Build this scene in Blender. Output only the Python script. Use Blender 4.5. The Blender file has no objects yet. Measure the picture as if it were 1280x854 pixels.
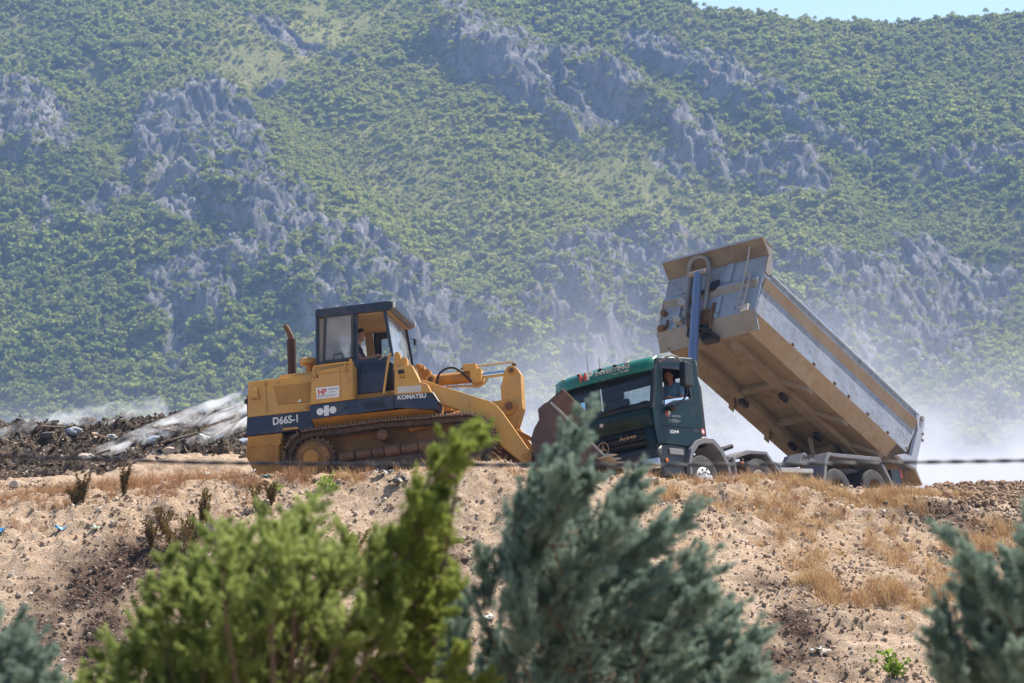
import bpy, bmesh, math, random
import numpy as np
from mathutils import Vector, Matrix, Euler
random.seed(7); rng=np.random.default_rng(7)
S=bpy.context.scene; COL=S.collection
PI=math.pi; rad=math.radians
# ------------------------------------------------------------------ camera
CAMZ=1.6; FPX=3960.0
PITCH=math.atan((720-427)/FPX)
cd=bpy.data.cameras.new('camera'); cam=bpy.data.objects.new('camera',cd); COL.objects.link(cam)
cam.location=(0,0,CAMZ); cam.rotation_euler=(PI/2+PITCH,0,0)
cd.sensor_width=36; cd.lens=FPX/1280*36; cd.clip_end=20000; cd.clip_start=.1
cd.dof.use_dof=True; cd.dof.focus_distance=58; cd.dof.aperture_fstop=4.6
S.camera=cam
# ------------------------------------------------------------------ noise
def _hash(ix,iy,seed):
    h=(ix.astype(np.int64)*374761393+iy.astype(np.int64)*668265263+seed*1442695041)&0xffffffff
    h=((h^(h>>13))*1274126177)&0xffffffff
    return ((h^(h>>16))&0xffff)/65535.0
def vn(x,y,seed=0):
    x=np.asarray(x,float); y=np.asarray(y,float)
    ix=np.floor(x); iy=np.floor(y); fx=x-ix; fy=y-iy
    fx=fx*fx*fx*(fx*(fx*6-15)+10); fy=fy*fy*fy*(fy*(fy*6-15)+10)
    a=_hash(ix,iy,seed); b=_hash(ix+1,iy,seed); c=_hash(ix,iy+1,seed); d=_hash(ix+1,iy+1,seed)
    return (a*(1-fx)+b*fx)*(1-fy)+(c*(1-fx)+d*fx)*fy
def fbm(x,y,oct=4,seed=0,gain=.5):
    s=0;a=1;t=0
    for o in range(oct):
        s=s+a*(vn(x*2**o+o*17.3,y*2**o-o*9.1,seed+o)*2-1); t+=a; a*=gain
    return s/t
def ridged(x,y,oct=3,seed=0,gain=.5):
    s=0;a=1;t=0
    for o in range(oct):
        s=s+a*(1-np.abs(vn(x*2**o+o*31.7,y*2**o+o*11.9,seed+o)*2-1)); t+=a; a*=gain
    return s/t
def sstep(a,b,x):
    t=np.clip((x-a)/(b-a),0,1); return t*t*(3-2*t)

# ------------------------------------------------------------------ materials
def newmat(name):
    m=bpy.data.materials.new(name); m.use_nodes=True; nt=m.node_tree; nt.nodes.clear()
    out=nt.nodes.new('ShaderNodeOutputMaterial'); return m,nt,out
def nd(nt,t,**k):
    n=nt.nodes.new(t)
    for a,b in k.items(): setattr(n,a,b)
    return n
def mixc(nt,fac,a,b,blend='MIX'):
    n=nd(nt,'ShaderNodeMix',data_type='RGBA',blend_type=blend)
    for s,v in ((n.inputs[0],fac),(n.inputs[6],a),(n.inputs[7],b)):
        if hasattr(v,'is_output'): nt.links.new(v,s)
        elif isinstance(v,(int,float)): s.default_value=v
        else: s.default_value=(*v,1)
    return n.outputs[2]
def ramp(nt,src,p0,p1,c0=(0,0,0),c1=(1,1,1)):
    n=nd(nt,'ShaderNodeValToRGB'); e=n.color_ramp.elements
    e[0].position=p0; e[1].position=p1; e[0].color=(*c0,1); e[1].color=(*c1,1)
    nt.links.new(src,n.inputs[0]); return n.outputs[0]
def noise(nt,scale,detail=4,rough=.55,co='Object',vec=None,dist=0):
    n=nd(nt,'ShaderNodeTexNoise'); n.inputs['Scale'].default_value=scale; n.inputs['Detail'].default_value=detail
    n.inputs['Roughness'].default_value=rough; n.inputs['Distortion'].default_value=dist
    if vec is None:
        tc=nd(nt,'ShaderNodeTexCoord'); vec=tc.outputs[co]
    nt.links.new(vec,n.inputs['Vector']); return n.outputs['Fac']
def paint(name,col,rough=.5,dirt=(.36,.26,.17),amt=.35,scale=2.5,metal=0,bump=.0,fine=40,spec=.5,streak=False,rust=None,col2=None,dent=0):
    m,nt,out=newmat(name); p=nd(nt,'ShaderNodeBsdfPrincipled'); nt.links.new(p.outputs[0],out.inputs[0])
    base=mixc(nt,ramp(nt,noise(nt,scale*.7,3),.35,.7),col,col2 or tuple(c*.82 for c in col))
    n1=noise(nt,scale,6,.65)
    if streak:
        tc=nd(nt,'ShaderNodeTexCoord'); mp=nd(nt,'ShaderNodeMapping'); mp.inputs['Scale'].default_value=(6,6,.7)
        nt.links.new(tc.outputs['Object'],mp.inputs[0]); n1=noise(nt,scale,6,.65,vec=mp.outputs[0])
    f=ramp(nt,n1,.62-amt*.55,.95-amt*.3)
    c=mixc(nt,f,base,dirt)
    sp=ramp(nt,noise(nt,fine,2),.66,.74)
    c=mixc(nt,mixc(nt,.5 if amt>.1 else .15,(0,0,0),sp),c,tuple(d*.55 for d in dirt))
    if rust:
        c=mixc(nt,ramp(nt,noise(nt,scale*4,5,.7,dist=.6),.60,.68),c,rust)
    nt.links.new(c,p.inputs['Base Color']); p.inputs['Metallic'].default_value=metal
    r=mixc(nt,f,(rough,)*3,(.9,)*3); nt.links.new(r,p.inputs['Roughness'])
    p.inputs['Specular IOR Level'].default_value=spec
    if dent:
        b=nd(nt,'ShaderNodeBump'); b.inputs['Strength'].default_value=dent; b.inputs['Distance'].default_value=.05
        nt.links.new(noise(nt,2.6,3),b.inputs['Height']); nt.links.new(b.outputs[0],p.inputs['Normal'])
    if bump:
        b=nd(nt,'ShaderNodeBump'); b.inputs['Strength'].default_value=bump; b.inputs['Distance'].default_value=.01
        nt.links.new(noise(nt,fine,4),b.inputs['Height']); nt.links.new(b.outputs[0],p.inputs['Normal'])
    return m
def glass(name,tint=(.75,.82,.85),dust_sheen=.0,dust_sheen_col=(.5,.5,.48),gloss=1.0):
    m,nt,out=newmat(name)
    t=nd(nt,'ShaderNodeBsdfTransparent'); t.inputs[0].default_value=(*tint,1)
    g=nd(nt,'ShaderNodeBsdfGlossy'); g.inputs['Roughness'].default_value=.03
    fr=nd(nt,'ShaderNodeFresnel'); fr.inputs[0].default_value=1.5
    mx=nd(nt,'ShaderNodeMixShader'); nt.links.new(fr.outputs[0],mx.inputs[0]); nt.links.new(t.outputs[0],mx.inputs[1]); nt.links.new(g.outputs[0],mx.inputs[2])
    o=mx.outputs[0]
    if dust_sheen:
        d=nd(nt,'ShaderNodeBsdfDiffuse'); d.inputs[0].default_value=(*dust_sheen_col,1)
        tr=nd(nt,'ShaderNodeBsdfTranslucent'); tr.inputs[0].default_value=(*dust_sheen_col,1)
        a=nd(nt,'ShaderNodeAddShader'); nt.links.new(d.outputs[0],a.inputs[0]); nt.links.new(tr.outputs[0],a.inputs[1])
        m2=nd(nt,'ShaderNodeMixShader'); nt.links.new(o,m2.inputs[1]); nt.links.new(a.outputs[0],m2.inputs[2])
        nz=ramp(nt,noise(nt,3,4),.2,.8,(dust_sheen*.6,)*3,(dust_sheen*1.3,)*3); nt.links.new(nz,m2.inputs[0]); o=m2.outputs[0]
    nt.links.new(o,out.inputs[0]); return m
def leafmat(name,c0,c1,trans=.35,scale=6,attr=None,rand=False,macro=None,dry=None,tone=False):
    m,nt,out=newmat(name)
    f=ramp(nt,noise(nt,scale,3),.3,.7)
    c=mixc(nt,f,c0,c1)
    if rand:
        oi=nd(nt,'ShaderNodeObjectInfo'); c=mixc(nt,oi.outputs['Random'],c0,c1)
        if macro:
            g=nd(nt,'ShaderNodeNewGeometry'); c=mixc(nt,ramp(nt,noise(nt,.012,4,vec=g.outputs['Position']),.42,.56),c,macro)
            if tone:
                ta=nd(nt,'ShaderNodeAttribute',attribute_type='INSTANCER',attribute_name='tone'); c=mixc(nt,ta.outputs['Fac'],mixc(nt,oi.outputs['Random'],tuple(q*.75 for q in c0),tuple((a_+b_)*.5 for a_,b_ in zip(c0,c1))),mixc(nt,oi.outputs['Random'],c1,macro))
            else: c=mixc(nt,.45,c,mixc(nt,oi.outputs['Random'],c0,c1))
    if attr:
        a=nd(nt,'ShaderNodeAttribute',attribute_name=attr); c=mixc(nt,a.outputs['Fac'],c,dry)
    d=nd(nt,'ShaderNodeBsdfDiffuse'); nt.links.new(c,d.inputs[0])
    t=nd(nt,'ShaderNodeBsdfTranslucent'); tc=mixc(nt,.5,c,tuple(min(1,x*1.5) for x in c1)); nt.links.new(tc,t.inputs[0])
    mx=nd(nt,'ShaderNodeMixShader'); mx.inputs[0].default_value=trans
    nt.links.new(d.outputs[0],mx.inputs[1]); nt.links.new(t.outputs[0],mx.inputs[2]); nt.links.new(mx.outputs[0],out.inputs[0])
    return m
TAN=(.42,.29,.17)
M={}
M['yellow']=paint('yellow_paint',(.62,.315,.05),.45,(.44,.27,.13),.42,2.2,fine=26,rust=(.40,.19,.06),dent=.25)
M['yellow2']=paint('yellow_paint_low',(.54,.23,.025),.5,(.28,.13,.04),.45,2.6,fine=24,rust=(.22,.09,.03),dent=.2)
M['drum']=paint('dirty_drum',(.38,.17,.045),.6,(.09,.05,.035),.5,5,fine=25,rust=(.12,.05,.025))
M['bumper']=paint('bumper_dark',(.018,.020,.026),.5,(.12,.10,.085),.2,2.5)
M['yellowdk']=paint('yellow_paint_oily',(.28,.13,.032),.6,(.10,.07,.05),.5,2.5,fine=25)
M['navy']=paint('navy_paint',(.020,.028,.056),.4,(.16,.13,.11),.18,2,fine=40)
M['cabdark']=paint('cab_dark_blue',(.020,.028,.05),.4,(.15,.12,.10),.15,2,fine=40)
M['slide']=paint('sliding_frame_grey',(.035,.035,.04),.5,(.15,.12,.10),.15,2)
M['white']=paint('white_paint',(.75,.74,.72),.5,(.5,.42,.34),.12,3,fine=60)
M['offwhite']=paint('worn_and_lit_white',(.62,.58,.52),.6,(.45,.35,.25),.35,4)  # worn white paint; also colours sunlit faces on fender and corner post
M['red']=paint('red_print',(.6,.05,.03),.5,TAN,.05,3)
M['orangelamp']=paint('orange_reflector',(.75,.16,.03),.25,TAN,.05,3)
M['greyprint']=paint('grey_print',(.22,.24,.27),.6,TAN,.05,3)
M['rustpipe']=paint('rusty_exhaust',(.045,.015,.012),.7,(.10,.04,.02),.4,4,fine=30,bump=.3)
M['rusty']=paint('rusty_steel',(.12,.055,.030),.75,(.22,.12,.06),.45,5,fine=30,bump=.4,rust=(.06,.03,.02))
M['track']=paint('track_steel',(.13,.075,.05),.55,(.26,.17,.10),.45,5,metal=.0,fine=30,bump=.3)
M['chain']=paint('track_chain',(.06,.035,.025),.7,(.16,.10,.06),.4,5)
M['bucket']=paint('worn_bucket_steel',(.075,.040,.032),.55,(.17,.09,.06),.3,2.5,fine=25,bump=.25,rust=(.10,.045,.02))
M['worn_lit']=paint('bare_worn_and_lit_steel',(.42,.38,.33),.35,(.30,.2,.13),.3,6,metal=.4)  # bare steel of cutters and teeth; also paints the guard's lit edge
M['black']=paint('black_rubber',(.012,.012,.014),.6,(.05,.045,.04),.2,4)
M['blackgloss']=paint('black_trim',(.006,.007,.008),.45,(.06,.05,.045),.2,3)
M['tan']=paint('cab_lining',(.46,.30,.15),.8,(.35,.25,.15),.2,3)
M['seat']=paint('seat_cloth',(.05,.05,.055),.9,(.1,.09,.08),.2,5)
M['chrome']=paint('chrome_rod',(.55,.62,.72),.16,(.4,.35,.3),.04,3,metal=1)
M['silver']=paint('silver_emblem',(.7,.7,.7),.22,(.4,.35,.3),.04,3,metal=1)
M['blueram']=paint('blue_ram',(.15,.20,.34),.28,(.25,.25,.28),.08,1.2,metal=.25)
M['steelgrey']=paint('grey_steel',(.22,.21,.21),.5,(.30,.24,.18),.35,3)
M['palesteel']=paint('pale_grey_steel',(.40,.38,.37),.5,(.40,.30,.2),.3,3)
M['green']=paint('green_visor_paint',(.008,.14,.092),.3,(.15,.18,.13),.12,2)
M['darkgreen']=paint('dark_green_paint',(.004,.022,.026),.35,(.07,.07,.06),.08,1.5,spec=.2)
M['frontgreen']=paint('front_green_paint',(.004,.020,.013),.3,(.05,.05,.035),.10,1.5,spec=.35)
M['roofgrey']=paint('pale_roof_paint',(.42,.47,.46),.4,(.3,.25,.2),.15,2)
M['bodyblue']=paint('body_blue_grey',(.25,.295,.36),.5,(.22,.20,.19),.34,1.6,fine=20,dent=.5,rust=(.13,.14,.17),col2=(.29,.33,.385))
M['bodyside']=paint('body_side_blue_grey',(.225,.275,.36),.5,(.19,.19,.21),.40,1.3,fine=18,dent=.6,streak=True,rust=(.13,.15,.19),col2=(.30,.34,.40))
M['bodytan']=paint('body_tan',(.35,.285,.21),.75,(.30,.19,.10),.42,1.6,fine=14,rust=(.22,.145,.085),dent=.5)  # tan on the downward faces of the side ribs and chamfers
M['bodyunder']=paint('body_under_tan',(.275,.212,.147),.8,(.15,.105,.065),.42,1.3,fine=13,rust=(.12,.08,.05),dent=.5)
M['bodygrey']=paint('body_tan_grey',(.31,.275,.235),.7,(.24,.19,.14),.42,1.8,fine=16,rust=(.15,.13,.12),dent=.5)  # greyer tan on the front rib and front chamfer
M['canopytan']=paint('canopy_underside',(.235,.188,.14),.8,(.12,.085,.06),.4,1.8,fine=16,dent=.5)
M['lilac']=paint('tail_lilac_grey',(.36,.38,.46),.5,(.3,.27,.24),.25,1.6)
M['mudguard']=paint('grey_mudguard',(.15,.155,.18),.6,(.24,.19,.15),.35,2.5)
M['tyre']=paint('dusty_tyre',(.030,.030,.034),.85,(.11,.095,.085),.4,5,fine=30)
M['rim']=paint('rusty_rim',(.10,.065,.045),.7,(.25,.18,.12),.4,6)
M['rimwhite']=paint('silver_rim',(.55,.55,.55),.45,(.35,.3,.25),.25,6)
M['lens']=paint('headlamp_lens',(.8,.78,.74),.1,(.5,.4,.3),.05,3,metal=.7)
M['glass']=glass('windshield_glass',(.62,.70,.74))
M['glassdusty']=glass('dusty_side_glass',(.80,.82,.84),.26,(.52,.53,.54))
M['glassclear']=glass('side_glass',(.72,.80,.82))
M['glassws']=glass('loader_windshield',(.82,.87,.9),.22,(.62,.66,.72))
M['glasstruck']=glass('truck_windshield_glass',(.60,.70,.76),.05,(.35,.45,.6))  # bluish film paints the sky's reflection into the windshield
M['skin']=paint('skin',(.42,.20,.13),.6,(.3,.15,.1),.05,6)
M['skinsun']=paint('skin_tanned',(.38,.16,.10),.6,(.3,.12,.08),.05,6)
M['hair']=paint('dark_hair',(.012,.010,.009),.8,(.03,.02,.02),.1,8)
M['shirtdk']=paint('dark_tshirt',(.018,.024,.04),.9,(.05,.05,.05),.1,5)
M['shirtlt']=paint('light_blue_shirt',(.13,.25,.42),.9,(.18,.28,.4),.1,5)
M['trousers']=paint('work_trousers',(.04,.045,.06),.9,(.08,.07,.06),.2,5)
M['wire']=paint('dark_cable',(.020,.020,.028),.45,(.08,.08,.09),.2,8)

# ------------------------------------------------------------------ mesh builder
class MB:
    def __init__(s): s.v=[]; s.f=[]
    def add(s,vs,fs):
        o=len(s.v); s.v+= [tuple(map(float,p)) for p in vs]; s.f+= [tuple(i+o for i in f) for f in fs]; return s
    def box(s,x0,x1,y0,y1,z0,z1):
        return s.add([(x,y,z) for x in(x0,x1) for y in(y0,y1) for z in(z0,z1)],[(0,1,3,2),(4,6,7,5),(0,4,5,1),(2,3,7,6),(0,2,6,4),(1,5,7,3)])
    def prism(s,prof,a,b,axis='y'):
        n=len(prof); mk={'y':lambda p,t:(p[0],t,p[1]),'x':lambda p,t:(t,p[0],p[1]),'z':lambda p,t:(p[0],p[1],t)}[axis]
        return s.add([mk(p,a) for p in prof]+[mk(p,b) for p in prof],[tuple(range(n)),tuple(range(2*n-1,n-1,-1))]+[(i,(i+1)%n,n+(i+1)%n,n+i) for i in range(n)])
    def slab(s,pts,t):
        P=[Vector(p) for p in pts]; nrm=(P[1]-P[0]).cross(P[2]-P[0]).normalized()*t; n=len(P)
        return s.add([p for p in P]+[p+nrm for p in P],[tuple(range(n)),tuple(range(2*n-1,n-1,-1))]+[(i,(i+1)%n,n+(i+1)%n,n+i) for i in range(n)])
    def cyl(s,p0,p1,r0,r1=None,n=20,cap=True):
        r1=r0 if r1 is None else r1; p0=Vector(p0); p1=Vector(p1); d=(p1-p0).normalized()
        a=d.orthogonal().normalized(); b=d.cross(a)
        vs=[p0+(a*math.cos(2*PI*i/n)+b*math.sin(2*PI*i/n))*r0 for i in range(n)]+[p1+(a*math.cos(2*PI*i/n)+b*math.sin(2*PI*i/n))*r1 for i in range(n)]
        fs=[(i,(i+1)%n,n+(i+1)%n,n+i) for i in range(n)]
        if cap: fs+=[tuple(range(n-1,-1,-1)),tuple(range(n,2*n))]
        return s.add(vs,fs)
    def tube(s,pts,r,n=8,smooth=0):
        P=[Vector(p) for p in pts]
        for _ in range(smooth):
            Q=[P[0]]
            for i in range(len(P)-1): Q+=[P[i]*.75+P[i+1]*.25,P[i]*.25+P[i+1]*.75]
            P=Q+[P[-1]]
        rs=r if isinstance(r,(list,tuple)) else [r]*len(P)
        if len(rs)!=len(P): rs=[rs[0]+(rs[-1]-rs[0])*i/(len(P)-1) for i in range(len(P))]
        a=None; vs=[]
        for i,p in enumerate(P):
            d=(P[min(i+1,len(P)-1)]-P[max(i-1,0)]).normalized()
            a=d.orthogonal().normalized() if a is None else (a-d*a.dot(d)).normalized()
            b=d.cross(a); vs+=[p+(a*math.cos(2*PI*k/n)+b*math.sin(2*PI*k/n))*rs[i] for k in range(n)]
        m=len(P); fs=[(i*n+k,i*n+(k+1)%n,(i+1)*n+(k+1)%n,(i+1)*n+k) for i in range(m-1) for k in range(n)]
        fs+=[tuple(range(n-1,-1,-1)),tuple(range((m-1)*n,m*n))]
        return s.add(vs,fs)
    def lathe(s,prof,c,axis='y',n=28,ring=False,cap=(1,1)):      # prof: (radius, along)
        vs=[];
        for r,t in prof:
            for k in range(n):
                a=2*PI*k/n; u,v=r*math.cos(a),r*math.sin(a)
                vs.append({'y':(c[0]+u,c[1]+t,c[2]+v),'z':(c[0]+u,c[1]+v,c[2]+t),'x':(c[0]+t,c[1]+u,c[2]+v)}[axis])
        m=len(prof); fs=[(i*n+k,i*n+(k+1)%n,(i+1)*n+(k+1)%n,(i+1)*n+k) for i in range(m-1) for k in range(n)]
        fs+=[((m-1)*n+k,(m-1)*n+(k+1)%n,(k+1)%n,k) for k in range(n)] if ring else [q for q,c_ in zip((tuple(range(n-1,-1,-1)),tuple(range((m-1)*n,m*n))),cap) if c_]
        return s.add(vs,fs)
    def ball(s,c,r,nu=14,nv=9):
        r=(r,r,r) if isinstance(r,(int,float)) else r; vs=[(c[0],c[1],c[2]+r[2])]
        for j in range(1,nv):
            t=PI*j/nv
            vs+=[(c[0]+r[0]*math.sin(t)*math.cos(2*PI*i/nu),c[1]+r[1]*math.sin(t)*math.sin(2*PI*i/nu),c[2]+r[2]*math.cos(t)) for i in range(nu)]
        vs.append((c[0],c[1],c[2]-r[2])); fs=[(0,1+i,1+(i+1)%nu) for i in range(nu)]
        for j in range(nv-2): fs+=[(1+j*nu+i,1+(j+1)*nu+i,1+(j+1)*nu+(i+1)%nu,1+j*nu+(i+1)%nu) for i in range(nu)]
        L=len(vs)-1; b=1+(nv-2)*nu; fs+=[(L,b+(i+1)%nu,b+i) for i in range(nu)]
        return s.add(vs,fs)
    def grid(s,rows):
        m,n=len(rows),len(rows[0]); return s.add([p for r in rows for p in r],[(i*n+k,i*n+k+1,(i+1)*n+k+1,(i+1)*n+k) for i in range(m-1) for k in range(n-1)])
    def build(s,name,mat,parent=None,bevel=0,smooth=False,solid=0,seg=2):
        me=bpy.data.meshes.new(name); me.from_pydata(s.v,[],s.f); me.update()
        bm=bmesh.new(); bm.from_mesh(me); bmesh.ops.recalc_face_normals(bm,faces=bm.faces); bm.to_mesh(me); bm.free()
        o=bpy.data.objects.new(name,me); COL.objects.link(o); me.materials.append(M[mat] if isinstance(mat,str) else mat)
        if parent: o.parent=parent
        if smooth: shade(me)
        if solid:
            k=o.modifiers.new('solid','SOLIDIFY'); k.thickness=solid; k.offset=0
        if bevel:
            k=o.modifiers.new('bevel','BEVEL'); k.width=bevel; k.segments=seg; k.limit_method='ANGLE'; k.angle_limit=rad(35)
        return o
def shade(me,ang=40):
    me.polygons.foreach_set('use_smooth',[True]*len(me.polygons))
    try: me.set_sharp_from_angle(angle=rad(ang))
    except Exception: pass
def holed(name,mat,outer,holes,place,thick,parent,bevel=.006):
    bm=bmesh.new(); es=[]
    for loop in [outer]+holes:
        vs=[bm.verts.new(place(p)) for p in loop]
        es+=[bm.edges.new((vs[i],vs[(i+1)%len(vs)])) for i in range(len(vs))]
    bmesh.ops.triangle_fill(bm,use_beauty=True,use_dissolve=False,edges=es)
    me=bpy.data.meshes.new(name); bm.to_mesh(me); bm.free(); me.materials.append(M[mat])
    o=bpy.data.objects.new(name,me); COL.objects.link(o); o.parent=parent
    k=o.modifiers.new('solid','SOLIDIFY'); k.thickness=thick; k.offset=0
    if bevel:
        k=o.modifiers.new('bevel','BEVEL'); k.width=bevel; k.segments=1; k.limit_method='ANGLE'; k.angle_limit=rad(50)
    return o
def empty(name,mat4,label=None,cat=None,group=None):
    o=bpy.data.objects.new(name,None); COL.objects.link(o); o.matrix_world=mat4; o.empty_display_size=.2
    tag(o,label,cat,group); return o
def tag(o,label=None,cat=None,group=None,kind=None):
    for k,v in (('label',label),('category',cat),('group',group),('kind',kind)):
        if v: o[k]=v
    return o
def text(name,string,mat,parent,org,ex,ey,width,height,bold=0,extrude=.003,align=(0,0)):
    cu=bpy.data.curves.new('t','FONT'); cu.body=string; cu.size=1; cu.extrude=.001; cu.offset=bold; cu.resolution_u=3
    t=bpy.data.objects.new('t',cu); COL.objects.link(t); bpy.context.view_layer.update()
    me=bpy.data.meshes.new_from_object(t.evaluated_get(bpy.context.evaluated_depsgraph_get())); me.name=name
    bpy.data.objects.remove(t); 
    n=len(me.vertices); co=np.empty(n*3); me.vertices.foreach_get('co',co); co=co.reshape(-1,3)
    lo,hi=co.min(0),co.max(0); ex=Vector(ex); ey=Vector(ey); ez=ex.cross(ey).normalized()
    q=np.array(org)+((co[:,0:1]-lo[0])/(hi[0]-lo[0])*width)*np.array(ex)+((co[:,1:2]-lo[1])/(hi[1]-lo[1])*height)*np.array(ey)+(co[:,2:3]-lo[2])/max(hi[2]-lo[2],1e-6)*extrude*np.array(ez)
    me.vertices.foreach_set('co',q.ravel()); me.update(); me.materials.clear(); me.materials.append(M[mat])
    o=bpy.data.objects.new(name,me); COL.objects.link(o); o.parent=parent; return o
def npmesh(name,V,F,mat,attrs=None,smooth=False):
    V=np.asarray(V,np.float32); F=np.asarray(F,np.int32); k=F.shape[1]
    me=bpy.data.meshes.new(name); me.vertices.add(len(V)); me.vertices.foreach_set('co',V.ravel())
    me.loops.add(F.size); me.loops.foreach_set('vertex_index',F.ravel()); me.polygons.add(len(F))
    me.polygons.foreach_set('loop_start',np.arange(0,F.size,k,dtype=np.int32)); me.polygons.foreach_set('loop_total',np.full(len(F),k,np.int32))
    me.update(calc_edges=True)
    if smooth: me.polygons.foreach_set('use_smooth',np.ones(len(F),bool))
    for an,(dom,dat) in (attrs or {}).items():
        if dat.ndim==1:
            a=me.attributes.new(an,'FLOAT',dom); a.data.foreach_set('value',dat.astype(np.float32))
        else:
            a=me.attributes.new(an,'FLOAT_COLOR',dom); a.data.foreach_set('color',np.c_[dat,np.ones(len(dat))].astype(np.float32).ravel())
    o=bpy.data.objects.new(name,me); COL.objects.link(o)
    if mat: me.materials.append(mat)
    return o
def pose(yaw,pitch,roll,loc): return Matrix.Translation(loc)@Matrix.Rotation(rad(yaw),4,'Z')@Matrix.Rotation(rad(pitch),4,'Y')@Matrix.Rotation(rad(roll),4,'X')
HAZE=.00014; SKY=.09; SUN=4.9; EXPOSURE=1.04
# positions in metres, mostly image coordinates projected out to chosen distances
TERRAIN=[[-10.85,54.5,2.35],[-8.81,54.6,2.59],[-7.74,54.8,2.79],[-6.8,55.0,2.96],[-5.73,55.4,3.19],[-4.77,55.6,3.36],[-3.94,55.8,3.4],[-3.1,55.8,3.33],[-1.97,55.7,3.39],[-1.11,55.2,3.43],[-0.42,54.9,3.42],[0.28,54.9,3.31],[1.4,55.6,3.34],[2.57,56.6,3.34],[3.46,57.2,3.27],[4.36,57.6,3.33],[5.27,58.0,3.28],[6.19,58.4,3.19],[6.95,58.6,3.16],[7.69,58.6,3.1],[8.63,57.0,2.75],[9.77,57.0,2.6],[-10.95,62.0,3.38],[-9.78,62.5,3.49],[-8.52,62.5,3.65],[-7.29,62.8,3.81],[-6.05,63.0,3.92],[-5.25,63.0,3.96],[8.38,61.5,3.29],[9.16,61.5,3.36],[9.96,61.2,3.31],[10.93,61.0,3.21],[-10.22,51.4,1.34],[-8.25,51.2,1.34],[-6.34,51.4,1.54],[-4.42,51.6,1.6],[-2.48,51.8,1.6],[-0.52,51.6,1.6],[1.43,51.8,1.6],[3.43,52.4,1.6],[5.45,52.8,1.6],[7.44,52.8,1.47],[10.1,52.8,1.4],[3.6,54.9,2.43],[5.75,55.6,2.41],[7.53,55.3,2.27],[-0.54,53.6,2.54],[-2.59,54.0,2.55],[-9.53,48.0,-0.01],[-7.72,48.0,-0.01],[-5.31,48.0,-0.01],[-2.89,48.0,-0.01],[-0.48,48.0,-0.01],[1.94,48.2,-0.02],[4.39,48.5,-0.03],[6.84,48.6,-0.03],[9.28,48.6,-0.03],[-3.56,57.41,3.21],[-2.1,57.09,3.35],[-0.64,56.78,3.48],[-3.19,59.04,2.95],[-1.73,58.73,3.08],[-0.27,58.42,3.22],[-4.72,57.7,3.1],[-4.37,59.24,2.85],[0.8,56.31,3.53],[2.01,58.07,3.29],[3.74,60.71,2.88],[1.94,62.09,2.49],[4.93,62.26,2.88],[3.13,63.64,2.49],[6.71,64.56,2.75],[4.91,65.93,2.36],[7.59,65.71,2.77],[5.79,67.09,2.38],[-30,75,2.6],[-14,75,2.9],[0,75,2.2],[14,75,2.2],[30,75,2.2],[-30,95,1.5],[0,95,1.2],[30,95,1.2],[-14,60,3],[14,60,2.6],[-25,60,2.6],[25,60,2.4],[-14,44,-0.9],[0,44,-0.9],[14,44,-0.9],[-25,44,-0.9],[25,44,-0.9],[-25,52,1.2],[25,52,1.3],[-14,38,-0.9],[0,38,-0.9],[14,38,-0.9],[-30,38,-0.9],[30,38,-0.9]]
SPURS=[[-163.4,1509.2,-25.2,1232.0,15,22,60],[-32.0,1571.2,95.5,1412.6,16,20,55],[71.4,1335.4,-6.3,1234.7,12,18,50],[173.8,1339.1,117.0,1241.0,12,18,60],[116.6,1435.4,151.2,1352.8,9,18,45],[-236.2,1499.9,-188.3,1359.4,10,20,50]]
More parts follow.
